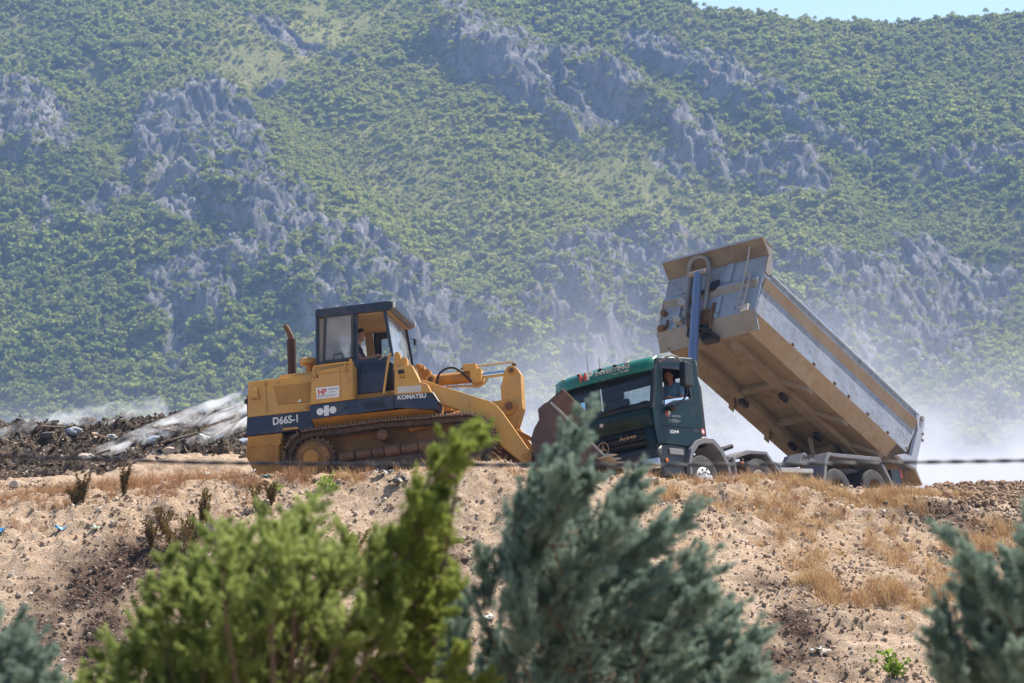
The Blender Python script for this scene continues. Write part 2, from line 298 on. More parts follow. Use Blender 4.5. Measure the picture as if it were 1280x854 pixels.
ROCKS=[[-227.6,1442.0,0.3641,0.869,70,50,20,1],[-205.4,1427.0,0.3604,0.849,40,25,20,1],[-152.5,1455.0,0.3674,0.888,75,30,-15,1],[-160.5,1412.0,0.3566,0.811,50,50,-40,0.9],[-124.2,1405.0,0.3548,0.839,60,45,30,1],[-120.7,1366.0,0.3449,0.788,95,55,30,1],[-178.3,1358.0,0.3429,0.764,55,16,-35,0.9],[-142.7,1362.0,0.3439,0.771,65,50,-30,0.9],[-100.6,1306.0,0.3298,0.718,85,50,10,1],[-136.3,1270.0,0.3207,0.67,60,48,0,1],[-116.0,1312.0,0.3313,0.718,55,40,-30,1],[-77.7,1282.0,0.3237,0.695,70,50,20,1],[-84.5,1313.0,0.3316,0.734,55,25,30,0.9],[-58.4,1284.0,0.3242,0.699,75,55,30,1],[-38.3,1265.0,0.3194,0.685,55,55,40,1],[-29.8,1243.0,0.3139,0.65,55,50,40,1],[-137.2,1235.0,0.3119,0.624,22,28,0,1],[-117.7,1260.0,0.3182,0.657,35,35,0,0.8],[-200.4,1345.0,0.3396,0.748,30,14,-20,0.8],[-114.8,1567.0,0.3957,0.984,45,12,25,1],[-92.0,1550.0,0.3914,0.955,40,9,25,0.9],[-116.5,1513.0,0.3821,0.895,35,6,5,0.8],[-15.5,1531.0,0.3866,0.982,75,48,20,1],[15.0,1487.0,0.3755,0.934,70,45,30,1],[48.9,1489.0,0.376,0.929,80,50,25,1],[65.0,1470.0,0.3712,0.88,70,45,35,1],[82.9,1428.0,0.3606,0.844,40,26,25,1],[89.1,1534.0,0.3874,0.94,90,22,28,1],[121.0,1497.0,0.378,0.89,95,20,28,1],[149.2,1459.0,0.3684,0.839,55,15,25,0.9],[126.5,1411.0,0.3563,0.811,55,38,10,1],[132.1,1377.0,0.3477,0.771,55,22,10,0.8],[144.4,1355.0,0.3422,0.761,30,8,35,1],[192.0,1408.0,0.3556,0.791,70,22,10,0.75],[218.0,1415.0,0.3573,0.811,55,28,10,0.8],[31.5,1311.0,0.3311,0.714,100,22,5,0.85],[19.5,1284.0,0.3242,0.681,70,42,-35,1],[4.8,1257.0,0.3174,0.653,65,40,-35,1],[40.4,1279.0,0.323,0.67,85,55,-35,1],[69.5,1310.0,0.3308,0.695,60,42,-30,1],[-6.2,1235.0,0.3119,0.634,40,22,-35,0.8],[83.6,1274.0,0.3217,0.653,70,40,-30,1],[117.7,1295.0,0.327,0.699,65,25,15,0.9],[124.3,1262.0,0.3187,0.67,40,25,-30,0.9],[147.5,1284.0,0.3242,0.692,60,28,-35,1],[165.9,1288.0,0.3253,0.67,90,50,-35,1],[133.0,1254.0,0.3167,0.657,60,40,-40,1],[181.9,1275.0,0.322,0.637,80,45,-30,1],[198.6,1311.0,0.3311,0.674,45,25,0,0.9],[155.2,1254.0,0.3167,0.627,70,35,-30,1],[-30.5,1512.0,0.3818,0.946,25,14,20,0.8],[-80.7,1522.0,0.3843,0.934,30,6,25,0.6],[-96.4,1232.0,0.3111,0.621,22,14,0,0.7],[67.3,1403.0,0.3543,0.802,40,10,25,0.6],[106.4,1405.0,0.3548,0.802,30,10,20,0.5]]
VEGETATION=[[-71.1,1482.0,56.1,94.0,1],[-28.7,1421.0,53.8,63.0,1],[13.9,1380.0,45.3,45.5,0.9],[-122.2,1561.0,51.2,43.0,0.8],[41.4,1366.0,41.4,36.5,0.8],[83.0,1370.0,38.1,34.0,0.7],[126.4,1564.0,47.4,104.5,0.5],[-155.9,1583.0,60.0,35.0,0.6],[-41.1,1355.0,27.4,56.0,0.7],[-6.7,1324.0,16.7,23.5,0.6],[124.6,1334.0,30.3,23.0,0.5],[-175.1,1261.0,44.6,66.5,-1],[-194.4,1327.0,23.5,37.5,-0.7],[-190.7,1541.0,38.9,35.5,-0.5],[193.9,1422.0,43.1,56.0,-0.9],[186.8,1321.0,36.7,35.0,-0.9],[133.6,1470.0,33.4,29.0,-0.5],[-97.4,1244.0,28.3,28.0,-0.7],[-191.1,1376.0,20.8,33.5,-0.8],[7.4,1468.0,22.2,27.0,-0.5],[174.6,1503.0,34.2,32.0,-0.5],[-49.9,1236.0,18.7,21.0,-0.4]]
BLUE_TIPS=[[0.3,12.42,2.26],[0.24,12.63,2.13],[0.16,12.51,2.06],[0.09,12.67,1.98],[0.05,12.69,1.86],[0.19,12.3,1.91],[0.29,12.26,1.97],[0.49,12.84,1.99],[0.39,12.43,1.85],[0.5,12.41,1.9],[0.0,12.95,1.7],[-0.13,12.58,1.65],[-0.21,12.84,1.52],[-0.25,12.58,1.38],[0.19,12.7,1.7],[0.31,12.36,1.72],[0.48,12.69,1.7],[0.62,12.86,1.79],[0.71,12.62,1.84],[0.69,12.77,1.66],[0.8,12.72,1.65],[0.74,12.29,1.51],[0.88,12.78,1.47],[0.96,12.66,1.35],[0.92,12.46,1.24],[0.03,12.27,1.51],[-0.06,12.86,1.34],[0.16,12.58,1.44],[0.32,12.75,1.47],[0.52,12.87,1.47],[0.66,12.75,1.44],[0.81,12.89,1.31],[0.69,12.53,1.25],[0.52,12.81,1.25],[0.32,12.56,1.25],[0.13,12.9,1.21],[-0.1,12.87,1.2],[-0.25,12.32,1.2],[0.25,12.35,2.1],[0.12,12.4,1.82],[0.26,12.93,1.83],[0.9,12.56,1.13],[1.02,12.69,1.16],[0.19,12.46,1.6],[0.38,12.61,1.6],[0.57,12.52,1.58],[0.06,12.5,1.66],[-0.02,12.66,1.25],[0.84,12.66,1.38]]
GREEN_TIPS=[[-0.88,11.82,1.86],[-0.74,12.03,1.91],[-1.02,11.91,1.79],[-1.13,12.07,1.75],[-1.19,12.09,1.66],[-0.86,11.7,1.78],[-0.71,11.66,1.81],[-1.05,12.24,1.66],[-1.25,11.83,1.56],[-1.31,11.81,1.47],[-1.44,12.35,1.38],[-1.48,11.98,1.31],[-1.6,12.24,1.23],[-1.18,11.98,1.48],[-1.04,12.1,1.48],[-0.86,11.76,1.57],[-0.73,12.09,1.6],[-0.62,12.26,1.66],[-0.51,12.02,1.69],[-0.89,12.17,1.39],[-0.73,12.12,1.39],[-1.12,11.69,1.31],[-1.35,12.18,1.26],[-1.0,12.06,1.24],[-1.43,11.86,1.18],[-0.56,11.67,1.48],[-1.24,12.26,1.66],[-0.78,11.98,1.69],[-0.95,12.15,1.66],[-1.11,12.27,1.57],[-0.64,12.15,1.33],[-0.8,12.29,1.2],[-0.42,11.93,1.48],[-1.66,12.21,1.17],[-1.31,11.96,1.66]]
LEAN_TIPS=[[-0.17,12.07,2.17],[-0.22,12.22,2.11],[-0.28,12.13,2.03],[-0.28,12.25,1.93],[-0.26,12.26,2.0],[-0.3,11.98,1.81],[-0.21,11.96,2.06],[-0.34,12.37,1.85],[-0.37,12.08,1.75],[-0.29,12.07,1.77],[-0.44,12.45,1.69],[-0.31,12.19,1.66],[-0.25,12.37,1.69],[-0.49,12.19,1.6],[-0.37,12.27,1.6],[-0.24,12.03,1.55],[-0.52,12.27,1.48],[-0.41,12.38,1.44],[-0.28,12.21,1.45],[-0.5,12.32,1.32],[-0.34,12.29,1.29],[-0.18,11.98,1.3],[-0.59,12.33,1.23],[-0.43,12.25,1.2],[-0.24,12.1,1.19],[-0.36,11.97,1.9],[-0.13,12.38,2.16],[-0.46,12.19,1.75],[-0.08,12.31,1.21]]
CORNER_TIPS=[[-1.84,11.4,1.48],[-1.8,11.52,1.4],[-1.74,11.45,1.33],[-1.71,11.54,1.3],[-1.83,11.55,1.3],[-1.69,11.33,1.24],[-1.74,11.31,1.19],[-1.91,11.63,1.35],[-1.96,11.4,1.5],[-1.92,11.39,1.33],[-1.87,11.7,1.18],[-1.67,11.49,1.19],[-2.08,11.63,1.38],[-2.03,11.49,1.21]]
RIGHT_TIPS=[[1.57,11.4,1.75],[1.64,11.52,1.69],[1.66,11.45,1.61],[1.7,11.54,1.54],[1.56,11.55,1.47],[1.52,11.33,1.37],[1.71,11.31,1.59],[1.83,11.63,1.66],[1.84,11.4,1.79],[1.9,11.39,1.71],[1.8,11.7,1.48],[1.82,11.49,1.54],[1.7,11.63,1.4],[1.62,11.49,1.31],[1.6,11.56,1.22],[1.71,11.36,1.32],[1.86,11.55,1.4],[1.96,11.65,1.54],[1.82,11.51,1.23],[1.92,11.6,1.31],[2.04,11.57,1.48],[1.97,11.33,1.66],[1.73,11.6,1.45],[1.64,11.54,1.53],[1.87,11.42,1.61]]
CABLE=[[-4.94,14.6,2.23],[-3.1,14.6,2.17],[-2.36,14.6,2.15],[-1.44,14.6,2.12],[-0.52,14.6,2.11],[0.0,14.6,2.11],[0.96,14.6,2.11],[1.7,14.6,2.12],[2.36,14.6,2.13],[3.17,14.6,2.14],[5.02,14.6,2.19]]
DARK_SOIL=[[-6.83,51.02,0.9,1.34,1],[-5.9,51.9,1.05,1.08,1],[-7.27,49.62,0.75,1.01,1],[-5.06,52.73,0.67,0.74,0.8],[-6.52,49.62,0.63,1.27,1],[-1.06,52.6,0.66,0.66,0.9],[-1.23,51.16,0.65,0.82,0.9],[-1.79,52.6,0.53,0.6,0.6],[4.29,52.28,0.59,0.69,0.7],[4.57,50.22,0.57,1.27,1],[3.98,49.26,0.75,1.02,0.9],[5.1,49.26,0.62,0.78,0.5],[7.76,56.93,1.29,0.96,1],[8.63,56.06,0.85,0.76,1],[0.27,54.03,0.55,0.63,0.5],[-8.43,57.58,1.16,1.08,0.6],[5.46,50.85,0.64,0.48,0.5],[-7.41,48.1,0.73,0.3,0.8],[8.19,54.08,0.68,0.59,0.4],[-2.93,55.19,0.56,0.28,0.3]]
GRASS=[[-6.49,57.13,1.37,2.79,1],[-7.88,56.75,0.57,2.04,0.7],[-8.88,56.71,0.57,1.45,0.7],[-5.05,57.1,0.87,3.13,0.7],[-4.32,55.25,0.98,0.26,0.3],[3.74,56.89,1.01,0.34,1],[4.94,57.53,0.87,0.35,0.8],[5.97,57.67,0.87,0.61,1.2],[6.69,57.55,0.87,0.68,1.2],[4.26,56.18,1.28,0.54,0.6],[5.2,55.61,0.84,0.78,0.6],[5.48,54.29,0.69,0.93,0.9],[6.05,52.06,0.92,0.8,1.4],[5.31,52.6,0.46,0.74,1.0],[7.26,52.28,0.59,1.06,0.8],[8.06,54.08,0.96,1.05,1.0],[7.06,54.84,0.97,0.64,0.8],[8.7,55.13,0.7,0.94,0.9],[7.51,54.08,0.82,0.84,0.6],[-2.38,55.48,1.26,0.24,0.4],[0.7,55.09,0.83,0.2,0.25],[3.0,56.54,0.86,0.34,0.7],[-2.52,52.6,0.8,0.6,0.35],[3.23,55.63,0.84,0.43,0.35],[-3.37,55.65,0.84,0.2,0.5],[7.24,58.54,0.89,0.2,1.1],[3.03,54.45,0.55,1.03,0.3],[4.78,54.08,0.55,0.68,0.4]]
WEEDS=[[-5.36,52.02],[-5.82,52.95],[-5.21,53.19],[-5.62,52.35],[-5.32,52.62],[-6.71,54.76],[-7.41,54.81],[-7.54,54.76],[-5.14,53.33],[-5.95,52.4],[-4.37,54.13],[-4.13,54.46],[-2.59,52.6]]
BIG_STONES=[[-5.99,53.53],[-4.99,53.15],[-3.96,53.14],[-9.3,59.37],[-5.07,52.14],[4.9,49.74],[2.49,56.43],[0.0,52.6],[1.46,55.11]]
LITTER=[[-7.63,53.58],[-8.61,53.52],[-2.71,52.54],[-6.99,53.21],[-2.21,55.46],[-1.99,55.05],[-4.35,55.62],[-4.61,55.61],[-6.48,60.39],[-0.36,50.22],[4.77,49.74],[0.0,50.36],[-1.1,54.41],[6.07,52.28],[-5.44,60.68],[-5.91,61.55]]
LEAFY=[[5.83,48.56],[-3.27,55.12],[-4.09,54.96]]
STONE_SPOTS=[[-7.41,48.9],[-0.44,49.98],[6.22,50.76],[7.26,53.32],[5.14,52.83],[6.97,49.53],[-7.04,54.13],[-4.42,48.31],[-1.04,50.56],[-3.3,51.32],[-1.93,52.38],[1.4,50.83],[6.66,51.0],[6.89,49.7],[8.11,51.08],[-5.33,48.93],[7.41,49.34],[1.12,50.01],[-4.59,49.11],[1.26,52.84],[-6.91,48.97],[9.14,57.74],[5.17,53.17],[-5.94,52.59],[4.31,49.58],[-7.43,50.4],[-7.32,49.78],[-2.68,48.96],[8.13,52.32],[8.73,54.17],[-6.9,50.49],[-8.18,54.0],[-1.51,50.67],[-6.06,54.5],[6.43,54.13],[7.32,49.4],[-2.04,51.61],[0.33,50.46],[1.58,50.99],[1.89,48.58],[0.12,51.81],[3.91,54.88],[-3.11,48.35],[0.35,51.06],[-8.17,51.75],[1.42,54.83],[1.89,50.53],[-7.16,50.32],[-0.55,50.23],[-2.39,50.06],[4.38,56.9],[-7.11,50.03],[8.2,54.75],[-0.72,50.78],[-3.04,52.28],[-3.16,52.25],[1.63,52.73],[-1.97,49.65],[-7.75,50.67],[4.12,54.17],[-4.42,49.27],[-4.52,53.53],[-1.05,50.11],[-6.75,52.49],[-2.65,49.26],[-0.98,49.12],[-5.58,52.22],[2.38,48.93],[-0.84,53.26],[-6.24,50.91],[-4.92,49.25],[6.07,55.49],[-3.54,49.42],[2.27,49.43],[-2.7,53.96],[-3.33,49.51],[-3.88,52.41],[-1.39,51.89],[-1.42,48.71],[-6.09,54.79],[7.1,49.52],[8.33,52.93],[7.15,49.17],[-4.46,49.62],[5.57,51.14],[0.32,52.81],[-2.74,53.25],[-7.06,50.55],[-3.4,49.41],[-7.16,48.68],[3.08,49.2],[6.33,49.38],[1.36,54.86],[4.4,55.53],[-3.26,50.34]]
# ------------------------------------------------------------------ track loader (local: +X forward, -Y the side seen)
LP=pose(-12,-5.2,-9,(-3.374,58.224,3.080))
def bolts(mb,pts,r=.014,axis=(0,-1,0),h=.012):
    for p in pts: mb.cyl(p,Vector(p)+Vector(axis)*h,r,n=8)
    return mb
def make_loader():
    L=empty('track_loader',LP,'yellow and navy crawler loader on steel tracks, its bucket lowered before the truck','track loader')
    # hull and rear body
    hull=MB().prism([(-1.26,1.07),(-1.31,.71),(-1.15,.37),(-.60,.27),(-.60,1.07)],-.80,.80).build('rear_hull','yellow2',L,bevel=.015)
    m=MB(); m.box(-1.30,-.62,-.812,-.802,.86,.868); m.cyl((-.685,-.84,.90),(-.685,-.84,.34),.055); m.cyl((-.685,-.80,.89),(-.685,-.90,.89),.085); m.cyl((-.685,-.80,.35),(-.685,-.90,.35),.085)
    m.build('ripper_cylinder','yellow2',hull,bevel=.004)
    MB().box(-.60,2.55,-.52,.52,.32,1.10).build('lower_hull','yellowdk',L,bevel=.02)
    h=MB().prism([(-1.245,1.425),(-1.22,2.095),(.10,2.115),(.10,1.425)],-.80,.80).build('engine_hood','yellow',L,bevel=.02)
    MB().prism([(-.72,2.10),(-.66,2.20),(-.03,2.21),(-.02,2.10)],-.62,.62).build('hood_hatch','yellow',h,bevel=.012)
    MB().box(-.875,-.868,-.806,-.79,1.45,2.08).build('panel_seam','yellowdk',h)
    [MB().box(-.90,-.845,-.812,-.80,z,z+.05).build('hinge','yellow2',h,bevel=.004) for z in (1.98,1.56)]; MB().box(-.13,-.03,-.812,-.80,1.47,1.55).build('latch','yellow2',h,bevel=.004)
    g=MB().prism([(-.715,1.95),(-.04,1.955),(-.055,1.59),(-.655,1.60)],-.808,-.798).build('side_grille','yellowdk',h)
    m=MB()
    for i in range(22):
        z=1.605+i*.0162; x0=-.655-.06*(z-1.60)/.35
        m.box(x0+.01,-.05,-.815,-.806,z,z+.008)
    for i in range(26):
        x=-.69+i*.0255; m.box(x,x+.006,-.813,-.806,1.605 if x>-.65 else 1.60+(-.65-x)*5.5,1.945)
    m.build('grille_mesh','yellow',g)
    MB().prism([(-.30,1.60),(-.24,1.65),(-.25,1.665),(-.22,1.66),(-.21,1.61),(-.27,1.605)],-.822,-.814).build('paper_scrap','white',g)
    MB().prism([(-1.29,1.075),(-1.258,1.422),(-.05,1.43),(.02,1.09)],-.806,.806).build('blue_band','navy',L,bevel=.01)
    text('model_marking','D66S-1','white',L,(-.765,-.8065,1.225),(1,0,.02),(0,0,1),.475,.150,bold=.03)
    m=MB().prism([(-.58,1.10),(-.56,1.145),(-.30,1.145),(-.26,1.10)],-.86,-.80); m.build('step','yellow',L,bevel=.008)
    lb=MB().prism([(-1.19,1.94),(-1.05,1.95),(-1.00,1.735),(-1.12,1.735)],-.88,-.80).build('rear_lamp_box','yellow',L,bevel=.01)
    MB().prism([(-1.135,1.76),(-1.03,1.76),(-1.02,1.742),(-1.12,1.742)],-.885,-.87).build('lamp_lens','yellowdk',lb)
    MB().box(-1.32,-1.255,-.6,.6,.9,1.9).build('rear_grille','yellowdk',L,bevel=.02)
    MB().prism([(-1.33,1.72),(-1.245,1.72),(-1.245,1.80),(-1.33,1.80)],-.70,-.60).build('tail_lamp','blackgloss',L,bevel=.006)
    # stack and pre-cleaner
    e=MB().cyl((-.54,-.2,2.10),(-.53,-.2,2.955),.083).build('exhaust_stack','rustpipe',L,smooth=True)
    m=MB().tube([(-.53,-.2,2.93),(-.535,-.2,3.02),(-.575,-.2,3.12),(-.635,-.2,3.24)],[.062,.05],n=14,smooth=2); m.build('stack_elbow','rusty',e,smooth=True)
    MB().cyl((-.538,-.2,2.20),(-.538,-.2,2.26),.092).build('stack_clamp','rusty',e)
    p=MB().cyl((-.20,-.2,2.15),(-.20,-.2,2.45),.075).build('air_cleaner','yellow2',L,smooth=True)
    MB().lathe([(.06,2.42),(.15,2.45),(.165,2.49),(.155,2.535),(.11,2.57),(.03,2.585)],(-.22,-.2,0),'z').build('rain_cap','yellow',p,smooth=True)
    # deck and fender boxes, both sides
    MB().box(.02,1.60,-.74,.74,1.10,1.64).build('deck','yellow2',L,bevel=.01)
    for s in (-1,1):
        t=MB().prism([(.012,1.485),(.075,2.10),(.80,2.165),(.84,2.16),(.835,1.505)],s*1.02,s*.30).build('side_tank','yellow',L,bevel=.015)
        if s<0:
            m=MB(); m.box(.60,.606,-1.024,-1.01,1.52,2.13); m.box(.07,.80,-1.025,-1.015,2.035,2.042); m.build('panel_seam','yellowdk',t)
            [MB().box(x,x+.022,-1.028,-1.01,1.97,2.02).build('latch','blackgloss',t) for x in (.10,.16)]
            m=MB().tube([(.13,-1.03,1.99),(.12,-1.06,2.05),(.10,-1.06,2.15),(.16,-1.06,2.185),(.70,-1.06,2.195),(.82,-1.06,2.19),(.815,-1.06,2.08),(.80,-1.05,1.53)],.019,smooth=2); m.tube([(.70,-1.06,2.195),(.70,-1.04,2.05),(.69,-1.02,1.95)],.016)
            m.cyl((.82,-1.06,2.15),(.82,-1.06,2.24),.03); m.build('handrail','yellow',L,smooth=True)
            lab=MB().prism([(.14,1.575),(.135,1.785),(.572,1.785),(.565,1.575)],-1.027,-1.019).build('company_plate','white',t)
            text('logo_letters','HP','red',lab,(.175,-1.028,1.645),(1,0,0),(0,0,1),.16,.11,bold=.03)
            text('company_name','INVESTING','greyprint',lab,(.36,-1.028,1.72),(1,0,0),(0,0,1),.19,.032,bold=.01); text('company_town','d.o.o. Mostar','greyprint',lab,(.36,-1.028,1.675),(1,0,0),(0,0,1),.14,.024)
            [MB().box(.16,.16+w,-1.031,-1.026,z,z+.007).build('small_print','greyprint',lab) for z,w in ((1.625,.38),(1.605,.33))]
        b=MB().prism([(-.005,1.215),(-.005,1.475),(.62,1.49),(1.585,1.505),(1.575,1.252),(.73,1.232)],s*1.02,s*.50).build('fender_box','navy',L,bevel=.012)
        MB().prism([(s*1.01,1.225),(s*.80,1.085),(s*.50,1.085),(s*.50,1.225)],.03,2.30,'x').build('fender_underside','yellow2',b)
        if s<0:
            MB().box(.745,.752,-1.025,-1.01,1.24,1.48).build('panel_seam','blackgloss',b)
            m=MB()
            for i in range(5):
                x=.985+i*.078; m.prism([(x,1.425),(x+.055,1.425),(x+.135,1.295),(x+.08,1.292)],-1.023,-1.01)
            lv=m.build('vent_slot','blackgloss',b)
            m=MB(); [m.prism([(.985+i*.078+.055,1.428),(.985+i*.078+.066,1.428),(.985+i*.078+.146,1.292),(.985+i*.078+.135,1.292)],-1.034,-1.01) for i in range(5)]; m.build('vent_fin','navy',lv)
            m=MB().cyl((.195,-1.02,1.337),(.195,-1.026,1.337),.067,n=24); m.cyl((.435,-1.02,1.345),(.435,-1.026,1.345),.067,n=24); m.box(.19,.44,-1.0262,-1.015,1.327,1.353); m.prism([(.268,1.25),(.272,1.437),(.362,1.44),(.358,1.252)],-1.0265,-1.015)
            m.build('maker_emblem','white',b)
            [MB().box(x,x+.03,-1.035,-1.01,1.33,1.375).build('latch','blackgloss',b,bevel=.004) for x in (.66,.83)]
        f=MB().prism([(1.585,1.262),(1.59,1.50),(2.27,1.475),(2.395,1.285),(2.37,1.152)],s*1.023,s*.62).build('front_fender','navy',L,bevel=.014)
        w=MB().prism([(1.592,1.503),(1.62,2.015),(1.94,2.035),(2.08,1.70),(2.21,1.645),(2.285,1.478)],s*1.02,s*.62).build('arm_tower','yellow',L,bevel=.016)
        MB().prism([(2.285,1.49),(2.40,1.295),(2.415,1.30),(2.30,1.50)],s*1.02,s*.64).build('fender_lit_face','offwhite',f,bevel=.004)  # sunlit front-top face of the fender, its brightness painted as white
        if s<0:
            MB().prism([(1.66,1.525),(1.66,1.648),(2.10,1.632),(2.10,1.512)],-1.0265,-1.018).build('worn_sticker','offwhite',w)
            text('maker_name','KOMATSU','white',f,(1.655,-1.0235,1.405),(1,0,-.03),(0,0,1),.53,.085,bold=.035)
            m=MB().box(1.69,1.80,-1.05,-1.02,1.88,1.95); m.build('work_lamp','blackgloss',w,bevel=.008)
            m=MB().tube([(1.72,-1.03,1.86),(1.72,-1.04,1.80),(1.80,-1.04,1.80),(1.80,-1.03,1.84)],.008); m.build('grab_handle','yellowdk',w)
            m=MB().tube([(1.40,-1.03,1.55),(1.44,-1.04,1.75),(1.53,-1.04,2.22),(1.57,-1.03,2.28)],.022,smooth=1); m.build('handrail','yellow',L,smooth=True)
            m=MB().prism([(1.57,1.98),(1.60,2.26),(1.655,2.34),(1.71,2.29),(1.73,2.03)],-.92,-.84); m.cyl((1.66,-.95,2.27),(1.66,-.80,2.27),.05); m.cyl((1.78,-.95,2.15),(1.78,-.78,2.15),.06); m.box(1.70,1.84,-.93,-.80,2.03,2.16); m.build('pivot_bracket','yellow',w,bevel=.01)
            m=MB().tube([(1.98,-1.03,2.0),(2.06,-1.03,1.86),(2.12,-1.03,1.70)],.01); m.build('grab_handle','blackgloss',w)
    # cab
    cab=MB().box(.02,.84,-.74,.74,1.64,2.29); cab=cab.build('cab','yellow',L,bevel=.01)
    rf=MB().prism([(.105,3.165),(.115,3.30),(.14,3.325),(1.50,3.335),(1.545,3.32),(1.535,3.16)],-.79,.79).build('cab_roof','cabdark',cab,bevel=.012)
    m=MB().prism([(1.50,3.335),(1.60,3.30),(1.60,3.21),(1.535,3.165)],-.80,.80); m.build('roof_visor','cabdark',rf,bevel=.008)
    [MB().box(1.56,1.62,y,y+.05,3.20,3.29).build('roof_marker','offwhite',rf,bevel=.01) for y in (-.80,.75)]
    MB().box(.14,1.50,-.72,.72,3.145,3.16).build('roof_lining','tan',rf)
    def post(a,b,w=.06): 
        mm=MB()
        return mm
    for s in (-1,1):
        y0,y1=s*.745,s*.69
        m=MB()
        m.prism([(.105,3.165),(.07,2.30),(.125,2.30),(.16,3.165)],y0,y1)
        m.prism([(.82,3.165),(.775,1.64),(.85,1.64),(.90,3.165)],y0,y1)
        m.prism([(1.385,3.165),(1.49,2.30),(1.545,2.30),(1.445,3.165)],y0,y1)
        m.prism([(.07,2.27),(.07,2.335),(.80,2.335),(.80,2.27)],y0,y1)
        m.build('cab_pillar','cabdark',cab,bevel=.008)
    for s in (-1,1):
        MB().add([(x,s*.70,z) for x,z in ((.165,3.14),(.125,2.335),(.79,2.335),(.82,3.14))],[(0,1,2,3)]).build('side_window','glassdusty',cab)
    m=MB()
    fr=[(.30,3.165),(.235,2.325),(.785,2.33),(.815,3.19)]
    for a,b in ((0,1),(1,2),(2,3),(3,0)):
        pa,pb=fr[a],fr[b]; d=Vector((pb[0]-pa[0],pb[1]-pa[1])).normalized(); nrm=Vector((-d.y,d.x))*.024
        m.prism([(pa[0]-nrm.x,pa[1]-nrm.y),(pb[0]-nrm.x,pb[1]-nrm.y),(pb[0]+nrm.x,pb[1]+nrm.y),(pa[0]+nrm.x,pa[1]+nrm.y)],-.785+.0008*a,-.752)
    sf=m.build('sliding_window_frame','slide',cab)
    MB().add([(x,-.77,z) for x,z in ((.31,3.15),(.25,2.34),(.775,2.34),(.80,3.15))],[(0,1,2,3)]).build('sliding_window','glassdusty',sf)
    MB().tube([(.42,-.79,2.36),(.43,-.80,2.43),(.58,-.80,2.44),(.60,-.79,2.36)],.009).build('window_latch','blackgloss',sf)
    # door, its lower panel and open window
    fo=[(.86,2.30),(.85,1.66),(1.365,1.655),(1.43,2.12),(1.485,2.30)]
    d=MB().prism(fo,-.755,-.725).build('door','cabdark',cab,bevel=.01)
    MB().prism([(.90,2.24),(.90,2.03),(1.39,2.05),(1.42,2.16),(1.28,2.24)],-.760,-.752).build('door_lower_glass','glass',d)
    MB().prism([(.88,2.0),(.88,1.70),(1.34,1.69),(1.38,2.02)],-.762,-.752).build('door_panel','navy',d,bevel=.004)
    MB().tube([(1.28,-.765,2.25),(1.40,-.775,2.31),(1.42,-.76,2.34)],.012).build('door_handle','steelgrey',d)
    d2=MB().prism([(.88,3.15),(.88,2.30),(.95,2.36),(.96,3.02),(1.30,3.04),(1.40,2.36),(1.02,2.30),(1.485,2.30),(1.40,3.15)],.75,.72).build('far_door_frame','cabdark',cab)
    MB().prism([(.14,3.14),(.10,1.7),(.16,1.7),(.18,3.14)],-.68,.68).build('rear_wall_frame','tan',cab)
    MB().prism([(.655,3.15),(.70,2.3),(.86,2.3),(.80,3.15)],.66,.70).build('inner_pillar','tan',cab,bevel=.01)
    m=MB(); m.box(.20,1.45,.60,.70,2.0,2.30); m.box(.2,1.5,-.70,.70,1.645,1.67); m.build('cab_lining','tan',cab,bevel=.01)
    ws=MB().grid([[(1.44+.02*0-.012*(y/.7)**2,y,3.16) for y in np.linspace(-.70,.70,9)],[(1.60-.012*(y/.7)**2,y,1.90) for y in np.linspace(-.70,.70,9)]]).build('windshield','glassws',cab,smooth=True)
    MB().prism([(1.44,3.17),(1.47,3.17),(1.63,1.90),(1.59,1.90)],.695,.74).build('windshield_edge','blackgloss',ws)
    MB().grid([[(1.425+.003*i,y,3.15-.03*i-.10*math.sin((y+.66)*2.3) if i==1 else 3.155) for y in np.linspace(-.66,.6,14)] for i in (0,1)]).build('sun_curtain','yellowdk',cab,solid=.01)
    m=MB().tube([(1.55,.58,2.95),(1.62,.60,2.90),(1.64,.61,2.88)],.008); m.box(1.61,1.65,.57,.68,2.80,2.92); m.build('mirror','blackgloss',cab)
    m=MB(); m.tube([(1.45,-.1,3.1),(1.50,.25,2.95),(1.55,.55,2.86)],.004); m.build('wiper_cable','blackgloss',ws)
    MB().prism([(1.10,1.67),(1.10,2.25),(1.30,2.32),(1.45,2.25),(1.45,1.67)],-.45,.45).build('dashboard','seat',cab,bevel=.03)
    st=MB().prism([(.40,2.02),(.38,2.12),(.95,2.16),(.95,2.02)],-.26,.26); st.prism([(.36,2.10),(.24,2.72),(.34,2.75),(.48,2.12)],-.25,.25); st.prism([(.24,2.74),(.22,2.92),(.29,2.93),(.32,2.74)],-.14,.14); st.box(.5,.8,-.2,.2,1.66,2.03)
    st.build('operator_seat','seat',cab,bevel=.04)
    # tracks: loop, shoes, wheels
    def loop():
        P=[]; R=.455
        for k in range(13): a=rad(88+k*184/12); P.append((R*math.cos(a),.50+R*math.sin(a)))
        P+= [(x,.045-.0*x) for x in (.45,.95,1.45,1.95,2.45)]
        for k in range(13): a=rad(-92+k*180/12); P.append((2.89+R*math.cos(a),.49+R*math.sin(a)))
        P+= [(2.5,.955),(2.0,.962),(1.6,.978),(1.33,.985),(1.0,.972),(.6,.955),(.3,.955)]
        return [Vector((p[0],0,p[1])) for p in P]
    path=loop(); seg=[(path[i],path[(i+1)%len(path)]) for i in range(len(path))]; tot=sum((b-a).length for a,b in seg); N=46
    def at(t):
        t%=tot
        for a,b in seg:
            l=(b-a).length
            if t<=l: return a.lerp(b,t/l),(b-a).normalized()
            t-=l
        return path[0],Vector((1,0,0))
    shoe=None
